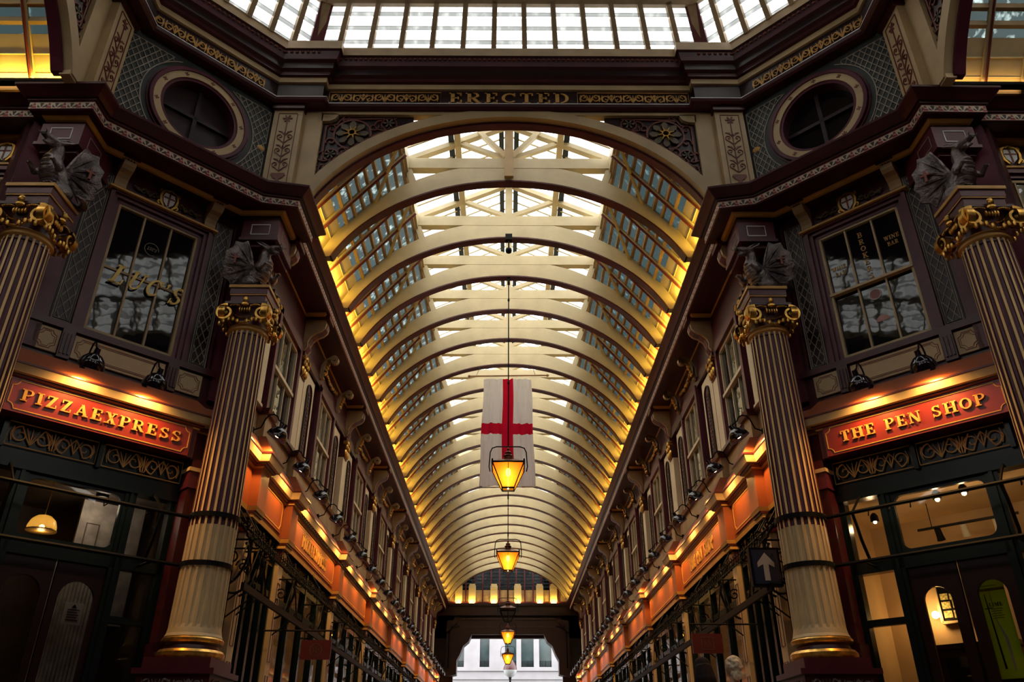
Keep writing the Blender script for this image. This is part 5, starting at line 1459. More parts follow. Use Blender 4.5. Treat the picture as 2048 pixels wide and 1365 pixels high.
COLS = [('inner', -3.74, 10.0), ('outer', -5.74, 7.74)]
cproto = column(T(-3.74, 10.0, -.75), 'fluted column left of the arcade mouth')
dup(cproto, T(3.74, 10.0, -.75), 'fluted column right of the arcade mouth', None)
dup(cproto, T(-5.70, 7.74, -.75), 'fluted column at the left edge, cut off by the frame')
dup(cproto, T(5.66, 7.74, -.75), 'fluted column at the right edge, cut off by the frame')

# blocks above the dragons
def block(M, lab):
    t = thing('entablature_block', lab, 'stone block', M)
    b = MB(); b.box(-.28, .28, -.30, .5, .0, .33); b.box(-.30, .30, -.33, .5, -.05, 0.0); b.box(-.24, .24, -.24, .5, -.12, -.05); part('body', b, BURG2, t)
    b = MB(); outline(b, [(-.14, .07), (.14, .07), (.14, .25), (-.14, .25)], .018, -.308, -.30); part('white_line_rectangle', b, WHITEP, t)
    b = MB()
    for q in (-1, 1):
        b.M = RZ(q * PI / 2); outline(b, [(-.12 - .0, .07), (.2, .07), (.2, .25), (-.12, .25)], .012, -.287, -.28)
    part('side_panel_lines', b, GREYL, t)
    b = MB(); b.box(-.26, .26, -.27, .5, .33, .5); part('upper_course', b, BURG, t)
    return t
bp = block(T(-3.84, 10.30, 7.17), 'maroon block with white rectangle above the left inner dragon')
dup(bp, T(3.84, 10.30, 7.17), 'maroon block with white rectangle above the right inner dragon')
dup(bp, T(-5.92, 8.25, 7.22), 'maroon block with white rectangle above the left outer dragon')
dup(bp, T(5.92, 8.25, 7.22), 'maroon block with white rectangle above the right outer dragon')

# ------------------------------------------------------------------ dragons on the columns
def dragon_meshes():
    b = MB()
    b.tube([(0, .16, .02), (0, .10, .12), (0, .02, .22), (0, -.05, .32), (0, -.075, .41), (0, -.05, .49), (0, -.06, .56), (0, -.12, .59)], [.11, .135, .13, .115, .09, .072, .062, .06], 12)
    b.ball((0, -.14, .585), (.06, .075, .05), 10, 7)
    b.tube([(0, -.16, .595), (0, -.23, .585), (0, -.285, .57)], [.045, .036, .022], 8)
    b.tube([(0, -.14, .555), (0, -.2, .525), (0, -.25, .505)], [.035, .024, .014], 8)
    for q in (-1, 1):
        b.ball((q * .11, .06, .09), (.07, .11, .09), 10, 7)
        b.tube([(q * .13, .02, .05), (q * .15, -.08, .03), (q * .15, -.16, .02)], [.045, .035, .03], 8)
        for k in (-1, 0, 1): b.tube([(q * .15 + k * .025, -.16, .025), (q * .15 + k * .035, -.22, .012)], [.014, .008], 5)
        b.tube([(q * .07, -.04, .32), (q * .14, -.11, .25), (q * .13, -.19, .30)], [.045, .034, .022], 8)
        for k in (-1, 0, 1): b.tube([(q * .13 + k * .02, -.19, .30), (q * .13 + k * .03, -.235, .285)], [.011, .006], 5)
        b.tube([(q * .035, -.10, .62), (q * .06, -.02, .68), (q * .07, .06, .70)], [.018, .012, .005], 6)
        b.tube([(q * .05, -.09, .59), (q * .12, -.03, .62), (q * .16, .0, .65)], [.022, .016, .004], 6)
        b.tube([(q * .04, -.27, .59), (q * .045, -.30, .61)], [.012, .006], 5)
    b.tube([(0, .16, .05), (.08, .26, .05), (.2, .26, .04), (.27, .16, .035), (.26, .06, .03)], [.07, .055, .042, .028, .01], 8)
    for k in range(7):
        z = .2 + k * .06; y = .15 - .03 * k + (.02 if k > 4 else 0); b.tube([(0, y - .02, z), (0, y + .035, z + .03)], [.02, .004], 5)
    body = remeshed('dragon_body', b, SILV, .011, 2)
    pl = MB()
    for k in range(8):
        z = .06 + k * .047; y = [-.03, -.045, -.07, -.095, -.12, -.14, -.152, -.15][k]; w = [.085, .095, .095, .09, .08, .07, .062, .055][k]
        pl.ball((0, y + .02, z), (w, .045, .026), 12, 6)
    plates = pl.mesh('belly_plates', SILV2, True)
    wings = []
    for q in (-1, 1):
        w = MB(); root = Vector((q * .07, .04, .34))
        tips = [(q * .16, .10, .66), (q * .25, .20, .62), (q * .29, .28, .48), (q * .28, .32, .32), (q * .22, .33, .17), (q * .13, .26, .08)]
        tips = [Vector(p) for p in tips]
        for i in range(len(tips) - 1):
            m = (tips[i] + tips[i + 1]) / 2 * .93 + root * .07
            for a, c in ((tips[i], m), (m, tips[i + 1])):
                off = Vector((q * .012, -.012, 0))
                w.add([root, a, c, root + off, a + off, c + off], [(0, 1, 2), (5, 4, 3), (0, 3, 4, 1), (1, 4, 5, 2), (2, 5, 3, 0)])
        for p in tips: w.tube([root, (root + p) / 2 + Vector((q * .02, -.02, .0)), p], [.022, .016, .007], 6)
        wings.append(w.mesh('wing', SILV, True))
    sh = MB()
    ems = []
    for q in (-1, 1):
        m = Vector((q * .235, .17, .38)); n = Vector((q * .8, -.5, .1)).normalized(); u = n.cross(Vector((0, 0, 1))).normalized(); v = u.cross(n)
        e = MB()
        for a0, a1, b0, b1, o in ((-.012, .012, -.07, .07, .02), (-.045, .045, .005, .028, .02)):
            ps = [m + u * a + v * b_ + n * o for a, b_ in ((a0, b0), (a1, b0), (a1, b1), (a0, b1))] + [m + u * a + v * b_ for a, b_ in ((a0, b0), (a1, b0), (a1, b1), (a0, b1))]
            e.add(ps, [(0, 1, 2, 3), (7, 6, 5, 4), (0, 4, 5, 1), (1, 5, 6, 2), (2, 6, 7, 3), (3, 7, 4, 0)])
        ems.append(e.mesh('red_wing_cross', REDR))
    return body, plates, wings, ems
SILV2 = mat('bright_tarnished_silver', (0.42, 0.37, 0.36), 0.3, metal=0.85, var=0.5, nscale=12)
_b, _p, _w, _e = dragon_meshes()
def dragon(M, lab):
    t = thing('dragon_statue', lab, 'dragon statue', M)
    mpart('body', _b, t); mpart('belly_plates', _p, t)
    for m, e in zip(_w, _e):
        w = mpart('wing', m, t); mpart('red_cross', e, w)
    b = MB().box(-.17, .17, -.19, .2, -.005, .02); part('base_slab', b, IRON, t)
    return t
DZ = 6.15
dragon(T(-3.74, 9.98, DZ) @ RZ(math.radians(70)) @ Matrix.Scale(1.27, 4), 'silver dragon on the left inner column, facing into the arcade')
dragon(T(3.74, 9.98, DZ) @ RZ(math.radians(-70)) @ Matrix.Scale(1.27, 4), 'silver dragon on the right inner column, facing into the arcade')
dragon(T(-5.66, 7.74, DZ) @ RZ(math.radians(-12)) @ Matrix.Scale(1.27, 4), 'silver dragon on the left outer column, showing its striped belly')
dragon(T(5.66, 7.74, DZ) @ RZ(math.radians(12)) @ Matrix.Scale(1.27, 4), 'silver dragon on the right outer column, showing its striped belly')

# ------------------------------------------------------------------ swan-neck shop lamps
def swan():
    t = thing('swan_neck_lamp', '', 'lamp', ID)
    R = Matrix.Rotation(math.radians(30), 4, 'X') @ Matrix.Scale(1.1, 4)
    b = MB(); b.M = R; b.lathe([(.03, .15), (.034, .09), (.07, .075), (.115, .03), (.14, -.03), (.145, -.07), (.135, -.07), (.125, -.02), (.10, .02), (.05, .05), (.0, .055)], 22, cap=False)
    b.lathe([(.0, .155), (.03, .15)], 22, cap=False)
    part('shade', b, LAMPB, t, True)
    top = R @ Vector((0, 0, .14))
    b = MB(); pts = [tuple(top)] + [(0, .02 + .11 - .11 * math.cos(a), .17 + .11 * math.sin(a) * 1.3) for a in (.3, .8, 1.4, 2.0, 2.6)] + [(0, .28, .10), (0, .38, .06)]
    b.tube(pts, .011, 6); b.box(-.03, .03, .38, .42, .0, .1); part('swan_neck', b, IRON, t, True)
    b = MB(); b.M = R; b.ball((0, 0, -.005), .05, 10, 7); part('bulb', b, BULB, t, True)
    p = R @ Vector((0, 0, -.06))
    light('SPOT', 'lamp_light', t, tuple(p), LAMP_W, WARM, (math.radians(14), 0, 0), spot=math.radians(150), blend=.8, radius=.035)
    return t
for sn, s in SIDES:
    for u, wh in ((.38, 'outer'), (-.40, 'inner')):
        put('swan', swan, FD[s] @ T(s * u, 6.74, 4.335), 'black swan-neck lamp over the %s signboard, %s of the two' % ('pizza restaurant' if s < 0 else 'pen shop', wh), 'swan-neck lamps')
ly = 10.95
k = 0
while ly < 45.2:
    for sn, s in SIDES:
        put('swan', swan, FA[s] @ T(-s * ly, 3.38, 4.33), 'black swan-neck lamp above the %s arcade fascia, %s from the crossing' % (sn, ORD[k]), 'swan-neck lamps')
    k += 1; ly += 1.53

# ------------------------------------------------------------------ hanging lanterns down the arcade
def lantern(x, y, zc, lab, lit=True, ztop=9.72, energy=34):
    t = thing('hanging_lantern', lab, 'lantern', T(x, y, zc))
    Wt, Wb, h = .31, .115, .46
    b = MB()
    ct = [(-Wt, -Wt), (Wt, -Wt), (Wt, Wt), (-Wt, Wt)]; cb = [(-Wb, -Wb), (Wb, -Wb), (Wb, Wb), (-Wb, Wb)]
    for i in range(4):
        j = (i + 1) % 4
        b.bar((*ct[i], h / 2), (*cb[i], -h / 2), .022, .022, (1, 0, 0)); b.bar((*ct[i], h / 2), (*ct[j], h / 2), .03, .03); b.bar((*cb[i], -h / 2), (*cb[j], -h / 2), .025, .025)
        mt = ((ct[i][0] + ct[j][0]) / 2, (ct[i][1] + ct[j][1]) / 2, h / 2); mb_ = ((cb[i][0] + cb[j][0]) / 2, (cb[i][1] + cb[j][1]) / 2, -h / 2); b.bar(mt, mb_, .012, .012, (1, 0, 0))
    for i in range(4): b.ball((*ct[i], h / 2 + .03), (.018, .018, .04), 6, 5)
    part('frame', b, IRON, t)
    b = MB()
    r0, r1 = Wt + .02, .10
    b.add([(-r0, -r0, h / 2 + .01), (r0, -r0, h / 2 + .01), (r0, r0, h / 2 + .01), (-r0, r0, h / 2 + .01), (-r1, -r1, h / 2 + .13), (r1, -r1, h / 2 + .13), (r1, r1, h / 2 + .13), (-r1, r1, h / 2 + .13)], [(0, 1, 5, 4), (1, 2, 6, 5), (2, 3, 7, 6), (3, 0, 4, 7)])
    b.lathe([(.09, h / 2 + .12), (.085, h / 2 + .2), (.10, h / 2 + .22), (.055, h / 2 + .26), (.07, h / 2 + .29), (.02, h / 2 + .33), (.03, h / 2 + .37), (.004, h / 2 + .42)], 12)
    part('roof_and_finial', b, COPPER, t, True)
    b = MB()
    for i in range(4):
        j = (i + 1) % 4; b.add([(*ct[i], h / 2), (*ct[j], h / 2), (*cb[j], -h / 2), (*cb[i], -h / 2)], [(0, 1, 2, 3)])
    part('amber_glass' if lit else 'glass', b, AMBER if lit else SHOPGL, t)
    b = MB(); bw = Wt + .05; hb = h / 2 + .42
    b.tube([(-bw, 0, -.02 + h / 2 - .08), (-bw - .02, 0, h / 2), (-bw, 0, hb - .12), (-bw + .04, 0, hb - .03), (-bw + .13, 0, hb), (0, 0, hb), (bw - .13, 0, hb), (bw - .04, 0, hb - .03), (bw, 0, hb - .12), (bw + .02, 0, h / 2), (bw, 0, h / 2 - .1)], .013, 6)
    part('bail', b, IRON, t)
    b = MB(); b.tube([(0, 0, hb), (0, 0, ztop - zc)], .014, 6); b.box(-.03, .03, -.06, .06, ztop - zc - .18, ztop - zc)
    for q in (.35, .6, .85): b.ball((0, 0, hb + (ztop - zc - hb) * q), (.025, .025, .05), 6, 5)
    part('suspension_rod', b, IRON, t)
    if lit:
        b = MB(); b.ball((0, 0, h / 2 - .12), (.05, .05, .09), 10, 7); b.tube([(0, 0, -h / 2), (0, 0, h / 2 - .2)], .012, 6); part('burner', b, BULBL, t, True)
        light('POINT', 'lantern_light', t, (0, 0, .05), energy, (1.0, .55, .16), radius=.07)
    return t
COPPER = mat('aged_copper', (0.16, 0.05, 0.025), 0.35, metal=0.7, var=0.4)
LZ = 5.02
lantern(0.0, 15.02, LZ, 'lit amber lantern hanging in front of the flag')
lantern(0.0, 22.36, LZ, 'lit amber lantern hanging before the end gable')
lantern(0.0, 31.17, LZ, 'unlit dark lantern hanging below the gable beam', lit=False)
lantern(0.0, 37.04, LZ, 'small lit lantern hanging against the pale street facade')
lantern(0.0, 44.9, LZ, 'farthest small lit lantern hanging just above the street lamp', ztop=7.4)
# short fitting under the second truss
t = thing('ceiling_speaker', 'small black ball fitting hanging under the second roof truss', 'fitting', T(0, 13.45, 9.62))
b = MB(); b.box(-.07, .07, -.05, .05, -.02, .12); b.tube([(0, 0, 0), (0, 0, -.2)], .02, 6); part('bracket', b, IRON, t)
b = MB(); b.ball((0, 0, -.27), .07, 12, 8); part('ball', b, IRON, t, True)
# globe street lamp
t = thing('street_lamp', 'dark-topped globe street lamp standing in the street', 'street lamp', T(.15, 53.5, -.75))
b = MB(); b.lathe([(.16, 0), (.12, .6), (.07, .8), (.06, 5.5), (.10, 5.7)], 12); part('post', b, IRON, t, True)
b = MB(); b.lathe([(.43, 6.1), (.42, 6.25), (.30, 6.5), (.12, 6.75), (.05, 6.85), (.02, 7.15)], 20); part('hood', b, BURG, t, True)
b = MB(); b.lathe([(.12, 5.7), (.34, 5.85), (.43, 6.1)], 20); part('glass_bowl', b, mat('milky_glass', (.5, .55, .58), .2, var=.2), t, True)

# ------------------------------------------------------------------ flag
FY = 19.0
t = thing('hanging_flag', 'white flag with red cross hanging down the middle of the arcade', 'flag', T(0, FY, 9.1)); O = T(0, -FY, -9.1)
FLW = bpy.data.materials.new('white_flag_cloth'); 
def cloth(name, col):
    m = bpy.data.materials.new(name); m.use_nodes = True; nt = m.node_tree
    for n in list(nt.nodes): nt.nodes.remove(n)
    out = nt.nodes.new('ShaderNodeOutputMaterial'); d = nt.nodes.new('ShaderNodeBsdfDiffuse'); tl = nt.nodes.new('ShaderNodeBsdfTranslucent'); mx = nt.nodes.new('ShaderNodeMixShader')
    d.inputs[0].default_value = (*col, 1); tl.inputs[0].default_value = (*col, 1); mx.inputs[0].default_value = .45
    nt.links.new(d.outputs[0], mx.inputs[1]); nt.links.new(tl.outputs[0], mx.inputs[2]); nt.links.new(mx.outputs[0], out.inputs[0]); return m
WCL, RCL = cloth('white_flag_cloth', (.86, .86, .90)), cloth('red_flag_cloth', (.62, .012, .05))
b = MB(); nu, nv = 60, 70; vs = []
r = random.Random(4); ph = [r.uniform(0, 6.28) for _ in range(6)]
def fold(u, v):
    return .03 * math.sin(u * 46 + ph[0] + v * 2) * (1 - v * .3) + .02 * math.sin(u * 27 + ph[1] - v * 3) + .015 * math.sin(u * 80 + ph[2])
ztop_, zbot = 9.08, 6.12
for j in range(nv + 1):
    v = j / nv; wt = 1.26 + .14 * v
    for i in range(nu + 1):
        u = i / nu; band = sum(.04 * math.exp(-((v - c) / .022) ** 2) for c in (.10, .27, .58))
        vs.append(((u - .5) * wt - .025 + .01 * math.sin(v * 9), FY + fold(u, v) + band * (.6 + .4 * math.sin(u * 18)), ztop_ + (zbot - ztop_) * v + .02 * math.sin(u * 6) * v))
b.M = O; b.add(vs, [])
o_ = 0
for j in range(nv):
    for i in range(nu):
        u = (i + .5) / nu; v = (j + .5) / nv
        b.f.append((j * (nu + 1) + i, j * (nu + 1) + i + 1, (j + 1) * (nu + 1) + i + 1, (j + 1) * (nu + 1) + i)); b.mi.append(1 if abs(u - .505) < .105 or abs(v - .475) < .052 else 0)
part('cloth', b, [WCL, RCL], t, True)
b = MB(); b.M = O; b.tube([(-1.02, FY, 9.16), (1.02, FY, 9.19)], .022, 8); b.ball((-1.04, FY, 9.16), .04, 8, 5); b.ball((1.04, FY, 9.19), .04, 8, 5); part('pole', b, mat('wooden_pole', (.42, .26, .12), .5), t, True)
b = MB(); b.M = O; b.tube([(-.63 - .02, FY, 6.1), (.66, FY, 6.13)], .016, 6); part('bottom_batten', b, GREYL, t)
b = MB(); b.M = O
for x in (-.85, .72): b.tube([(x, FY, 9.17), (x * .9, FY + .3, 9.6)], .006, 5)
part('cords', b, IRON, t)

# ------------------------------------------------------------------ iron hook rails and brackets
def curved(pts, n=8):
    out = []
    P = [Vector(p) for p in pts]
    for i in range(len(P) - 1):
        p0, p1, p2, p3 = P[max(i - 1, 0)], P[i], P[i + 1], P[min(i + 2, len(P) - 1)]
        for k in range(n):
            t_ = k / n; out.append(.5 * ((2 * p1) + (-p0 + p2) * t_ + (2 * p0 - 5 * p1 + 4 * p2 - p3) * t_ * t_ + (-p0 + 3 * p1 - 3 * p2 + p3) * t_ ** 3))
    out.append(P[-1]); return [tuple(p) for p in out]
def rail_bracket():
    t = thing('scroll_rail_bracket', '', 'iron bracket', ID)
    b = MB(); b.tube(curved([(0, .44, 1.1), (0, .30, 1.02), (0, .16, .9), (0, .04, .74), (0, .0, .66)], 4), .016, 6)
    b.tube(curved([(0, .44, .1), (0, .25, .05), (0, .08, .18), (0, -.02, .45), (0, .04, .62)], 4), .018, 6)
    b.tube([(0, .44, .66), (0, -.1, .66)], .014, 6); part('arms', b, IRON, t)
    b = MB(); b.tube([(0, .44, 1.45), (0, -.05, .70)], .012, 5); part('stay', b, IRON, t)
    b = MB(); b.tube([(.0, .0, .66), (.45, .0, .02)], .011, 5); part('stay', b, IRON, t)
    b = MB(); b.tube([(.0, .0, .66), (-.45, .0, .02)], .011, 5); part('stay', b, IRON, t)
    b = MB(); b.tube([(0, .44, -.35), (0, 0, .0)], .012, 5); part('stay', b, IRON, t)
    b = MB(); b.M = Matrix(((0, 1, 0, 0), (1, 0, 0, 0), (0, 0, 1, 0), (0, 0, 0, 1)))
    b.strap(spiral(.20, .42, .10, .02, 0, 1.4, 16), .02, -.01, .01); b.strap(spiral(.06, .86, .08, .02, 200, 1.3, 16), .018, -.01, .01); b.strap(arcp(-.1, .60, .07, 0, 360, 14), .016, -.01, .01)
    part('scrolls', b, IRON, t)
    return t
for sn, s in SIDES:
    F = FA[s]
    t = thing('hook_rail', 'black iron rail hung with meat hooks along the %s shopfronts' % sn, 'hook rail', F @ T(-s * 28, 3.46, 2.72))
    b = MB(); b.box(-17.5, 17.5, -.015, .015, -.02, .02); b.tube([(-17.5, 0, .09), (17.5, 0, .09)], .012, 5); part('rail', b, IRON, t)
    for k in range(int(35 / .125)):
        if k >= 100: break
        x = (-17.4 + k * .125) * (1 if s > 0 else 1); x = -s * (-17.4 + k * .125)
        b = MB(); b.tube([(x, 0, .09), (x + .02, -.03, .12), (x + .04, -.03, .07), (x, -.01, 0), (x - .03, -.05, -.05), (x - .01, -.09, -.09), (x + .03, -.10, -.05), (x + .035, -.09, -.02)], .007, 4)
        if k == 0: hook = part('hook', b, IRON, t)
        else:
            h2 = hook.copy(); COL.objects.link(h2); h2.parent = t; h2.location = (x - (-s * -17.4), 0, 0)
    b = MB()
    for k in range(100, int(35 / .125)):
        x = -s * (-17.4 + k * .125); b.tube([(x, 0, .09), (x + .03, -.03, .07), (x - .02, -.05, -.05), (x + .02, -.10, -.05)], .007, 3)
    part('far_hooks', b, IRON, t, kind='stuff')
    t = thing('lower_rail', 'dark maroon bar running below the hook rail on the %s' % sn, 'rail', F @ T(-s * 28, 3.42, 2.06))
    b = MB(); b.box(-17.5, 17.5, -.02, .02, -.045, .045); part('bar', b, IRON, t)
    b = MB()
    for k in range(30): b.strap(arcp(-17 + k * 1.15, .09, .045, -30, 210, 8), .012, -.006, .006)
    part('curled_hooks', b, IRON, t)
    for i, y in enumerate([10.75] + YP):
        if i > 1: put('rbr', rail_bracket, F @ T(-s * (y - 2.1), 3.5, 2.06), 'curling iron bracket midway along the %s shopfront bay, %s side' % (ORD[i - 2], sn), 'curling rail brackets')
        put('rbr', rail_bracket, F @ T(-s * y, 3.5, 2.06), 'curling iron bracket holding the hook rail, %s from the crossing on the %s' % (ORD[i], sn), 'curling rail brackets')
    # upper hook rail tucked under the fascia cornice
    b = MB(); b.box(-16.5, 16.5, -.01, .01, -.012, .012)
    for k in range(260): b.tube([(-16.4 + k * .126, 0, 0), (-16.37 + k * .126, -.04, .03), (-16.33 + k * .126, -.05, -.02)], .008, 3)
    if s < 0: single('hooked_upper_rail', b, IRON, 'toothed black rail in front of the fascia on the left', 'rail', F @ T(-s * 29.5, 3.5, 3.72), kind='stuff')
    # rails across the corner, held by bands round the columns
    for z, wh in ((2.78, 'upper'), (2.18, 'lower')):
        b = MB(); b.M = FD[s]
        b.tube([(s * -1.53, 6.82 - .0, z), (s * -1.25, 6.93, z), (s * 1.1, 6.93, z), (s * 1.45, 6.84, z)], .024, 6)
        cc = T(s * -1.53, 6.82) @ RZ(0); n = 24
        b.lathe([(.305, z - .03), (.318, z - .03), (.318, z + .03), (.305, z + .03)], 28, (s * -1.53, 6.82, 0), cap=False)
        b.lathe([(.305, z - .03), (.318, z - .03), (.318, z + .03), (.305, z + .03)], 28, (s * 1.48, 6.72, 0), cap=False)
        single('corner_rail', b, IRON, '%s black iron rail and column bands across the %s corner shopfront' % (wh, sn), 'iron rail')
    for u, k in ((-.9, 'inner'), (.78, 'outer')):
        b = MB(); b.M = FD[s]
        b.tube([(s * u, 6.93, 2.78), (s * (u + .02), 6.95, 2.6), (s * (u + .02), 7.0, 2.45), (s * u, 7.15, 2.3), (s * (u - .05), 7.34, 2.25)], .02, 6)
        b.tube([(s * u, 6.93, 2.78), (s * u, 7.2, 3.0), (s * u, 7.35, 3.1)], .016, 6); b.tube([(s * u, 6.93, 2.18), (s * u, 7.34, 2.18)], .018, 6)
        for q in (.2, .45, .7): b.tube([(s * (u + q), 6.93, 2.76), (s * (u + q), 6.9, 2.7), (s * (u + q) + .02, 6.86, 2.72)], .008, 5)
        single('curved_rail_bracket', b, IRON, 'curved iron bracket at the %s side of the %s corner shopfront' % (k, sn), 'iron bracket')

# ------------------------------------------------------------------ hanging signs
t = thing('arrow_sign', 'dark blue box sign with a pale upward arrow beside the right column', 'sign', T(3.40, 10.62, 2.08))
b = MB().box(-.20, .20, -.03, .07, 0, .50); part('case', b, IRON, t)
b = MB().box(-.17, .17, -.035, -.03, .03, .47); part('blue_face', b, mat('navy_sign_face', (.008, .02, .06), .3, var=.1), t)
b = MB().prism([(-.035, .07), (.035, .07), (.035, .28), (.11, .24), (.11, .30), (0, .43), (-.11, .30), (-.11, .24), (-.035, .28)], -.042, -.035); part('arrow', b, LINEP, t)
b = MB(); b.tube([(.2, .02, .1), (.35, .0, .1)], .02, 6); b.tube([(0, .02, 0), (0, .02, -.05)], .015, 6); part('bracket', b, IRON, t)
for nm, x, y, z, yc in (('right', 3.04, 12.8, 1.66, 0), ('left', -2.95, 13.0, 1.59, 1)):
    t = thing('hanging_sign', 'small dark red hanging sign with %s, %s side of the arcade' % ('a round yellow crest' if yc else 'a faint gold panel', nm), 'sign', T(x, y, z - .14))
    b = MB().box(-.23, .23, -.02, .02, 0, .28); part('board', b, mat('dark_red_sign_' + nm, (.13, .012, .012), .4, var=.1), t)
    b = MB()
    if yc: b.strap(arcp(0, .14, .09, 0, 360, 18), .012, -.025, -.02); rosette(b, 0, .14, .06, -.025, -.02, 5)
    else:
        outline(b, [(-.09, .05), (.09, .05), (.09, .23), (-.09, .23)], .012, -.025, -.02)
        for q in (-.03, .03): b.strap([(q - .02, .09), (q, .2), (q + .02, .09)], .012, -.025, -.02)
    part('emblem', b, OLIVER, t)
    b = MB(); sg = 1 if x > 0 else -1; b.tube([(sg * .2, 0, .28), (sg * .2, 0, .42)], .01, 5); b.tube([(-sg * .2, 0, .28), (-sg * .2, 0, .42)], .01, 5); b.tube([(-sg * .25, 0, .42), (sg * .85, 0, .42)], .014, 6); part('hanger', b, IRON, t)

# ------------------------------------------------------------------ inside the corner shops
F = FD[-1]
t = thing('globe_pendant', 'glowing domed glass pendant inside the pizza restaurant', 'pendant lamp', F @ T(-.10, 8.0, 2.55))
b = MB(); b.lathe([(.17, 0), (.165, .06), (.14, .13), (.09, .18), (.02, .20)], 22, cap=False); part('glass_dome', b, glass_mat('smoky_pendant_glass', (.75, .6, .3), frost=.4, frostcol=(1, .75, .3), gloss=.05), t, True)
b = MB(); b.ball((0, 0, .05), .03, 8, 6); part('bulb', b, BULBL, t, True)
b = MB(); b.tube([(0, 0, .2), (0, 0, .62)], .006, 5); b.lathe([(.16, .0), (.175, .0), (.175, .012), (.16, .012)], 22); part('cord_and_rim', b, GOLD, t)
light('POINT', 'pendant_light', t, (0, 0, .0), 3, (1, .7, .35), radius=.05)
PALE = mat('pale_curtain_cloth', (.42, .38, .34), .8, var=.35, nscale=6)  # tone of a reflected lit facade, carried by added pale pieces indoors
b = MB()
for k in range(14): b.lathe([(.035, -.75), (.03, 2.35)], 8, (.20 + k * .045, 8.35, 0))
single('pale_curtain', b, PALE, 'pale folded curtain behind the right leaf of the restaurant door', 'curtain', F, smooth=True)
b = MB().box(.42, .86, 8.4, 8.45, 2.4, 3.15); b.cur = 1; outline(b, [(.52, 2.55), (.68, 2.55), (.68, 2.85), (.52, 2.85)], .015, 8.39, 8.4)
single('pale_wall_panel', b, [PALE, ROOMD], 'pale panel seen through the restaurant transom window', 'wall panel', F)
b = MB().box(.95, 1.2, 8.3, 8.34, 1.6, 3.15); single('pale_side_panel', b, PALE, 'pale strip behind the narrow side window of the restaurant', 'wall panel', F)
t = thing('menu_card', 'white notice card hanging in the restaurant door', 'notice', F @ T(.56, 8.2, 1.55)); b = MB().box(-.11, .11, 0, .01, 0, .26); part('card', b, WHITEP, t)
b = MB()
for k in range(5): b.box(-.07, .07 - .02 * (k % 2), -.004, 0, .05 + k * .03, .058 + k * .03)
b.prism([(-.03, .2), (.03, .2), (0, .24)], -.004, 0); part('printing', b, IRON, t)
t = thing('restaurant_ceiling_light', 'dim ceiling light inside the pizza restaurant', 'lamp', F @ T(.5, 8.0, 3.1)); b = MB().lathe([(.08, 0), (.08, .08)], 14); part('can', b, IRON, t)
light('POINT', 'room_light', t, (0, 0, -.1), 6, (1, .8, .6), radius=.1)

F = FD[1]
def track(u0, u1, y, z, lab):
    t = thing('track_light_bar', lab, 'track light', F @ T((u0 + u1) / 2, y, z)); L = (u1 - u0) / 2
    b = MB().box(-L, L, -.015, .015, -.015, .015)
    for x in (-L * .7, L * .7): b.tube([(x, 0, 0), (x, 0, .35)], .006, 5)
    part('rail', b, IRON, t)
    for k, x in enumerate((-L * .6, -.05, L * .55)):
        b = MB(); b.M = T(x, 0, -.02) @ Matrix.Rotation(math.radians(25), 4, 'X'); b.lathe([(.04, 0), (.045, -.1), (.055, -.16)], 12, cap=False); b.lathe([(0, 0), (.04, 0)], 12, cap=False); part('spot_head', b, GREYL if k else IRON, t, True)
    return t
track(-.75, .5, 8.7, 2.86, 'ceiling track with three spot heads inside the pen shop')
for i, (u, z, n) in enumerate(((-1.0, 2.87, 7.9), (.52, 2.90, 7.9), (-.16, 2.99, 7.85), (.16, 3.0, 7.85))):
    t = thing('spot_lamp', '%s inside the pen shop' % ['bright bare spotlight at the left side window', 'bright bare spotlight at the right side window', 'small ceiling downlight, left of two above the transom', 'small ceiling downlight, right of two above the transom'][i], 'spotlight', F @ T(u, n, z))
    b = MB(); b.lathe([(.055, .0), (.05, .08), (.02, .12)], 12, cap=False); part('housing', b, IRON, t, True)
    b = MB(); b.ball((0, 0, .0), .022 if i < 2 else .03, 8, 6); part('bulb', b, BULBL if i < 2 else BULB, t, True)
    light('POINT', 'spot_light', t, (0, 0, -.05), 7, (1, .66, .34), radius=.03)
t = thing('green_poster', 'tall lime green banner hanging in the right leaf of the pen shop door', 'poster', F @ T(.20, 7.6, .85))
GRN = cloth('lime_green_banner', (.5, .68, .03))
b = MB().box(-.16, .16, 0, .012, 0, 1.1); part('sheet', b, GRN, t)
b = MB(); text(b, 'LM', -.07, 1.03, .03, .08, -.004, 0); b.box(-.1, .08, -.004, 0, .985, .99); text(b, 'LIME', .03, .76, .04, .14, -.004, 0)
for k in range(5): b.box(-.03, .09 - .01 * (k % 3), -.004, 0, .73 - k * .025, .735 - k * .025)
b.strap([(-.06, .9), (-.055, .75), (-.035, .1)], [.006, .012, .02], -.006, 0); b.strap([(-.09, .74), (-.01, .745)], .008, -.006, 0); part('printed_pen', b, IRON, t)
b = MB(); b.strap([(.0, .95), (.0, .6), (.05, .42), (.055, .08)], [.004, .01, .03, .018], -.005, 0); part('printed_white_pen', b, GREYL, t)
b = MB().box(-.16, .16, -.003, 0, .93, .96); part('yellow_band', b, mat('yellow_print', (.5, .5, .03), .6, var=0), t)
b = MB().box(-.17, .17, -.01, .02, -.03, 0); part('bottom_rail', b, IRON, t)
t = thing('framed_board', 'framed poster board inside the pen shop, seen through the left door leaf', 'picture', F @ T(-.78, 9.44, 1.75))
b = MB().box(-.16, .16, -.01, .03, -.0, .55); part('board', b, IRON, t)
b = MB(); outline(b, [(-.16, 0), (.16, 0), (.16, .55), (-.16, .55)], .04, -.04, .02); part('frame', b, CREAM, t)
b = MB()
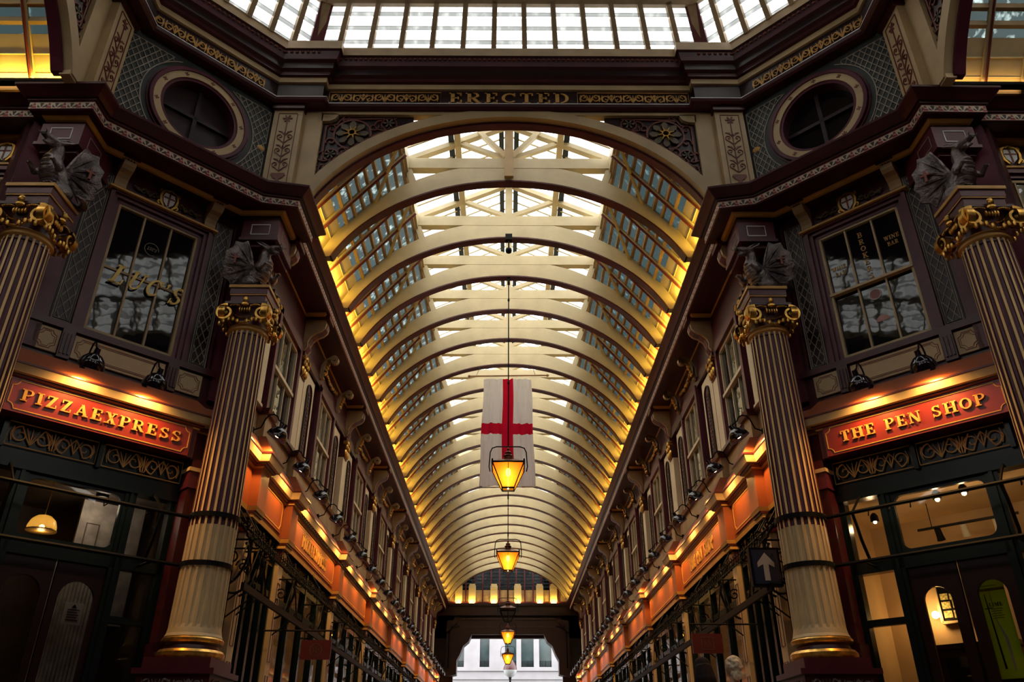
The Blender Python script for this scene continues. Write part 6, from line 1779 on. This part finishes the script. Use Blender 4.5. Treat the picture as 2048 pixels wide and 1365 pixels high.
for x, z, w, h in ((-.12, .30, .1, .08), (.0, .29, .12, .08), (.02, .18, .1, .1), (-.12, .18, .11, .09), (-.12, .06, .11, .09), (.01, .05, .11, .1)): b.box(x, x + w, -.02, -.01, z, z + h)
part('pictures', b, mat('yellowed_prints', (.6, .55, .2), .6, var=.7, nscale=40), t)
t = thing('wall_sconce', 'glowing wall lamp inside the pen shop behind the left door leaf', 'wall lamp', F @ T(-1.0, 9.38, 1.86))
b = MB().ball((0, 0, 0), .05, 10, 7); part('bulb', b, BULBL, t, True); b = MB().box(-.03, .03, .03, .12, -.03, .03); part('arm', b, GOLD, t)
light('POINT', 'sconce_light', t, (0, -.1, 0), 10, (1, .55, .2), radius=.05)
t = thing('display_cabinet', 'dark glazed display cabinet low inside the pen shop', 'cabinet', F @ T(-.5, 8.9, -.75))
b = MB().box(-.5, .5, 0, .5, 0, 2.1); b.box(-.54, .54, -.03, .5, 2.1, 2.16); part('body', b, DOORM, t)
b = MB().box(-.44, .44, -.01, 0, .2, 2.0); part('glass', b, WINGL, t)
b = MB()
for k in range(3): b.box(-.46, .46, -.02, -.01, .6 + k * .45, .62 + k * .45)
part('gilt_shelf_edges', b, GOLD, t)

# ------------------------------------------------------------------ side arms: facing walls with shields and windows
for sn, s in SIDES:
    X = -1 if s < 0 else 1
    x = s * 6.84
    dup(protos['shield'], T(x, 8.33, 7.33), 'white heraldic shield half cut off at the %s edge of the picture' % sn)
    b = MB(); a, c = sorted((s * 6.0, s * 13)); b.box(a, c, 8.28, 8.35, 7.14, 7.17); b.box(a, c, 8.25, 8.35, 7.58, 7.64)
    struct('trim_side_arm_' + sn, b, GOLD, label='gilt fillets on the %s side arm wall' % sn)
    t = thing('side_arm_window', 'dark sash window on the side arm wall at the %s edge' % sn, 'window', T(s * 7.0, 8.3, 4.9)); O = T(-s * 7.0, -8.3, -4.9)
    b = MB(); b.M = O
    for w, d in ((0, 8.31), (.06, 8.27)):
        for q in (-1, 1): b.box(s * 7.0 + q * (.66 + w + .03) - .03, s * 7.0 + q * (.66 + w + .03) + .03, d, 8.37, 4.9, 7.0 + w)
        b.box(s * 7.0 - .66 - w, s * 7.0 + .66 + w, d, 8.37, 6.98 + w, 7.04 + w)
    part('moulded_frame', b, BURG2, t)
    b = MB(); b.M = O; b.box(s * 7 - .64, s * 7 + .64, 8.31, 8.34, 6.9, 6.94); b.box(s * 7 - .66, s * 7 - .62, 8.31, 8.34, 4.95, 6.94); b.box(s * 7 + .62, s * 7 + .66, 8.31, 8.34, 4.95, 6.94); b.box(s * 7 - .64, s * 7 + .64, 8.30, 8.34, 5.95, 5.99)
    for q in (-.22, .22): b.box(s * 7 + q - .012, s * 7 + q + .012, 8.315, 8.34, 4.95, 6.94)
    part('sash_bars', b, CREAMD, t)
    b = MB(); b.M = O; b.box(s * 7 - .66, s * 7 + .66, 8.335, 8.348, 4.92, 6.98); part('glass', b, WINGL, t)

# ------------------------------------------------------------------ two people looking up the arcade
def body_mesh(name, coat, skirt_w=.2):
    b = MB()
    for q in (-1, 1):
        b.tube([(q * .09, 0, .92), (q * .095, .01, .5), (q * .10, .0, .10)], [.095, .065, .045], 10)
        b.tube([(q * .10, .03, .05), (q * .105, -.05, .04), (q * .11, -.17, .03)], [.05, .045, .03], 8)
        b.tube([(q * .16, 0, 1.40), (q * .23, .01, 1.16), (q * .25, -.06, .93)], [.06, .05, .036], 10)
        b.ball((q * .25, -.085, .87), (.03, .045, .05), 8, 6)
        for k in range(4): b.tube([(q * .25 + (k - 1.5) * .014 * 1.0, -.10, .84), (q * .25 + (k - 1.5) * .016, -.13, .78), (q * .25 + (k - 1.5) * .016, -.125, .755 + .008 * abs(k - 1.5))], [.011, .0095, .008], 6)
        b.tube([(q * .225, -.09, .87), (q * .205, -.12, .83), (q * .205, -.13, .80)], [.013, .011, .009], 6)
    b.tube([(0, 0, .86), (0, 0, 1.0), (0, 0, 1.15), (0, .01, 1.3), (0, .01, 1.42), (0, 0, 1.5)], [.14, .155, .14, .16, .13, .055], 14)
    b.ball((0, .0, 1.36), (.2, .1, .09), 12, 7)
    b.tube([(0, 0, 1.45), (0, -.01, 1.58)], [.055, .052], 10)
    b.ball((0, -.015, 1.63), (.072, .092, .105), 14, 9)
    b.ball((0, -.11, 1.62), (.014, .018, .022), 6, 5)
    for q in (-1, 1): b.ball((q * .074, 0, 1.62), (.012, .02, .03), 6, 5)
    return remeshed(name, b, coat, .014, 2)
def person(M, lab, coat, hair_mat, long_hair, scarf=None):
    t = thing('person', lab, 'person', M)
    mpart('body', body_mesh('body', SKINM), t)
    b = MB()
    b.tube([(0, 0, .82), (0, 0, 1.0), (0, 0, 1.15), (0, .01, 1.3), (0, .01, 1.41), (0, 0, 1.475)], [.165, .175, .16, .18, .15, .07], 16)
    b.ball((0, 0, 1.36), (.215, .115, .10), 12, 7)
    for q in (-1, 1): b.tube([(q * .17, 0, 1.40), (q * .235, .01, 1.16), (q * .255, -.055, .95)], [.072, .062, .05], 10)
    mpart('jacket', remeshed('jacket', b, coat, .016, 2), t)
    b = MB()
    for q in (-1, 1): b.tube([(q * .09, 0, .9), (q * .095, .01, .5), (q * .10, .0, .08)], [.115, .085, .07], 10)
    mpart('trousers', remeshed('trousers', b, mat('dark_trousers', (.02, .02, .03), .7), .016, 1), t)
    b = MB(); r = random.Random(8)
    if long_hair:
        b.ball((0, .02, 1.66), (.098, .108, .105), 14, 9)
        b.tube([(0, .06, 1.66), (0, .10, 1.52), (0, .11, 1.38), (0, .10, 1.22)], [.09, .115, .12, .07], 14)
    else:
        b.ball((0, .015, 1.65), (.080, .095, .098), 14, 9)
        for k in range(60):
            a = r.uniform(0, 2 * PI); e = r.uniform(-.3, 1.4)
            p = Vector((.078 * math.cos(a) * math.cos(e), .015 + .092 * math.sin(a) * math.cos(e), 1.65 + .096 * math.sin(e)))
            if p.y < -.03 and p.z < 1.69: continue
            b.ball(tuple(p), .020, 6, 4)
        b.ball((0, .06, 1.57), (.07, .05, .06), 10, 6)
    mpart('hair', remeshed('hair', b, hair_mat, .011, 1), t)
    if scarf:
        b = MB(); b.tube([(-.15, .09, 1.46), (-.06, .12, 1.42), (0, .13, 1.38), (.06, .12, 1.42), (.15, .09, 1.46)], [.03, .05, .06, .05, .03], 10)
        b.tube([(0, .12, 1.42), (.0, .15, 1.3), (0, .16, 1.12)], [.10, .13, .10], 12)
        mpart('scarf', remeshed('scarf', b, scarf, .014, 1), t)
    eyes = MB()
    for q in (-1, 1): eyes.ball((q * .028, -.095, 1.645), .010, 6, 5)
    part('eyes', eyes, WHITEP, t, True)
    m_ = MB().box(-.022, .022, -.108, -.095, 1.578, 1.584); part('mouth', m_, REDR, t)
    return t
def floral():
    m = bpy.data.materials.new('floral_scarf'); m.use_nodes = True; nt = m.node_tree; p = nt.nodes['Principled BSDF']; p.inputs['Roughness'].default_value = .8
    f = noise(nt, 22, 2); g = noise(nt, 31, 1)
    c = mixc(nt, (f - .56).m('MULTIPLY', 12, clamp=True), (.62, .60, .62), (.35, .05, .08)); c = mixc(nt, (g - .58).m('MULTIPLY', 12, clamp=True), c, (.06, .12, .4)); nt.links.new(c.v, p.inputs['Base Color']); return m
person(T(2.46, 9.3, -.75) @ RZ(PI + .25) @ Matrix.Scale(1.04, 4), 'person with short fair curly hair, blue jacket and floral scarf, seen from behind', mat('royal_blue_jacket', (.02, .045, .32), .7), mat('fair_grey_hair', (.62, .50, .34), .6, var=.4, nscale=40), False, floral())
person(T(2.19, 9.6, -.75) @ RZ(PI) @ Matrix.Scale(1.05, 4), 'person with long dark hair and a salmon jacket, seen from behind', mat('salmon_jacket', (.42, .13, .09), .7), mat('dark_brown_hair', (.012, .006, .006), .8, var=.4, nscale=40, spec=.15), True)
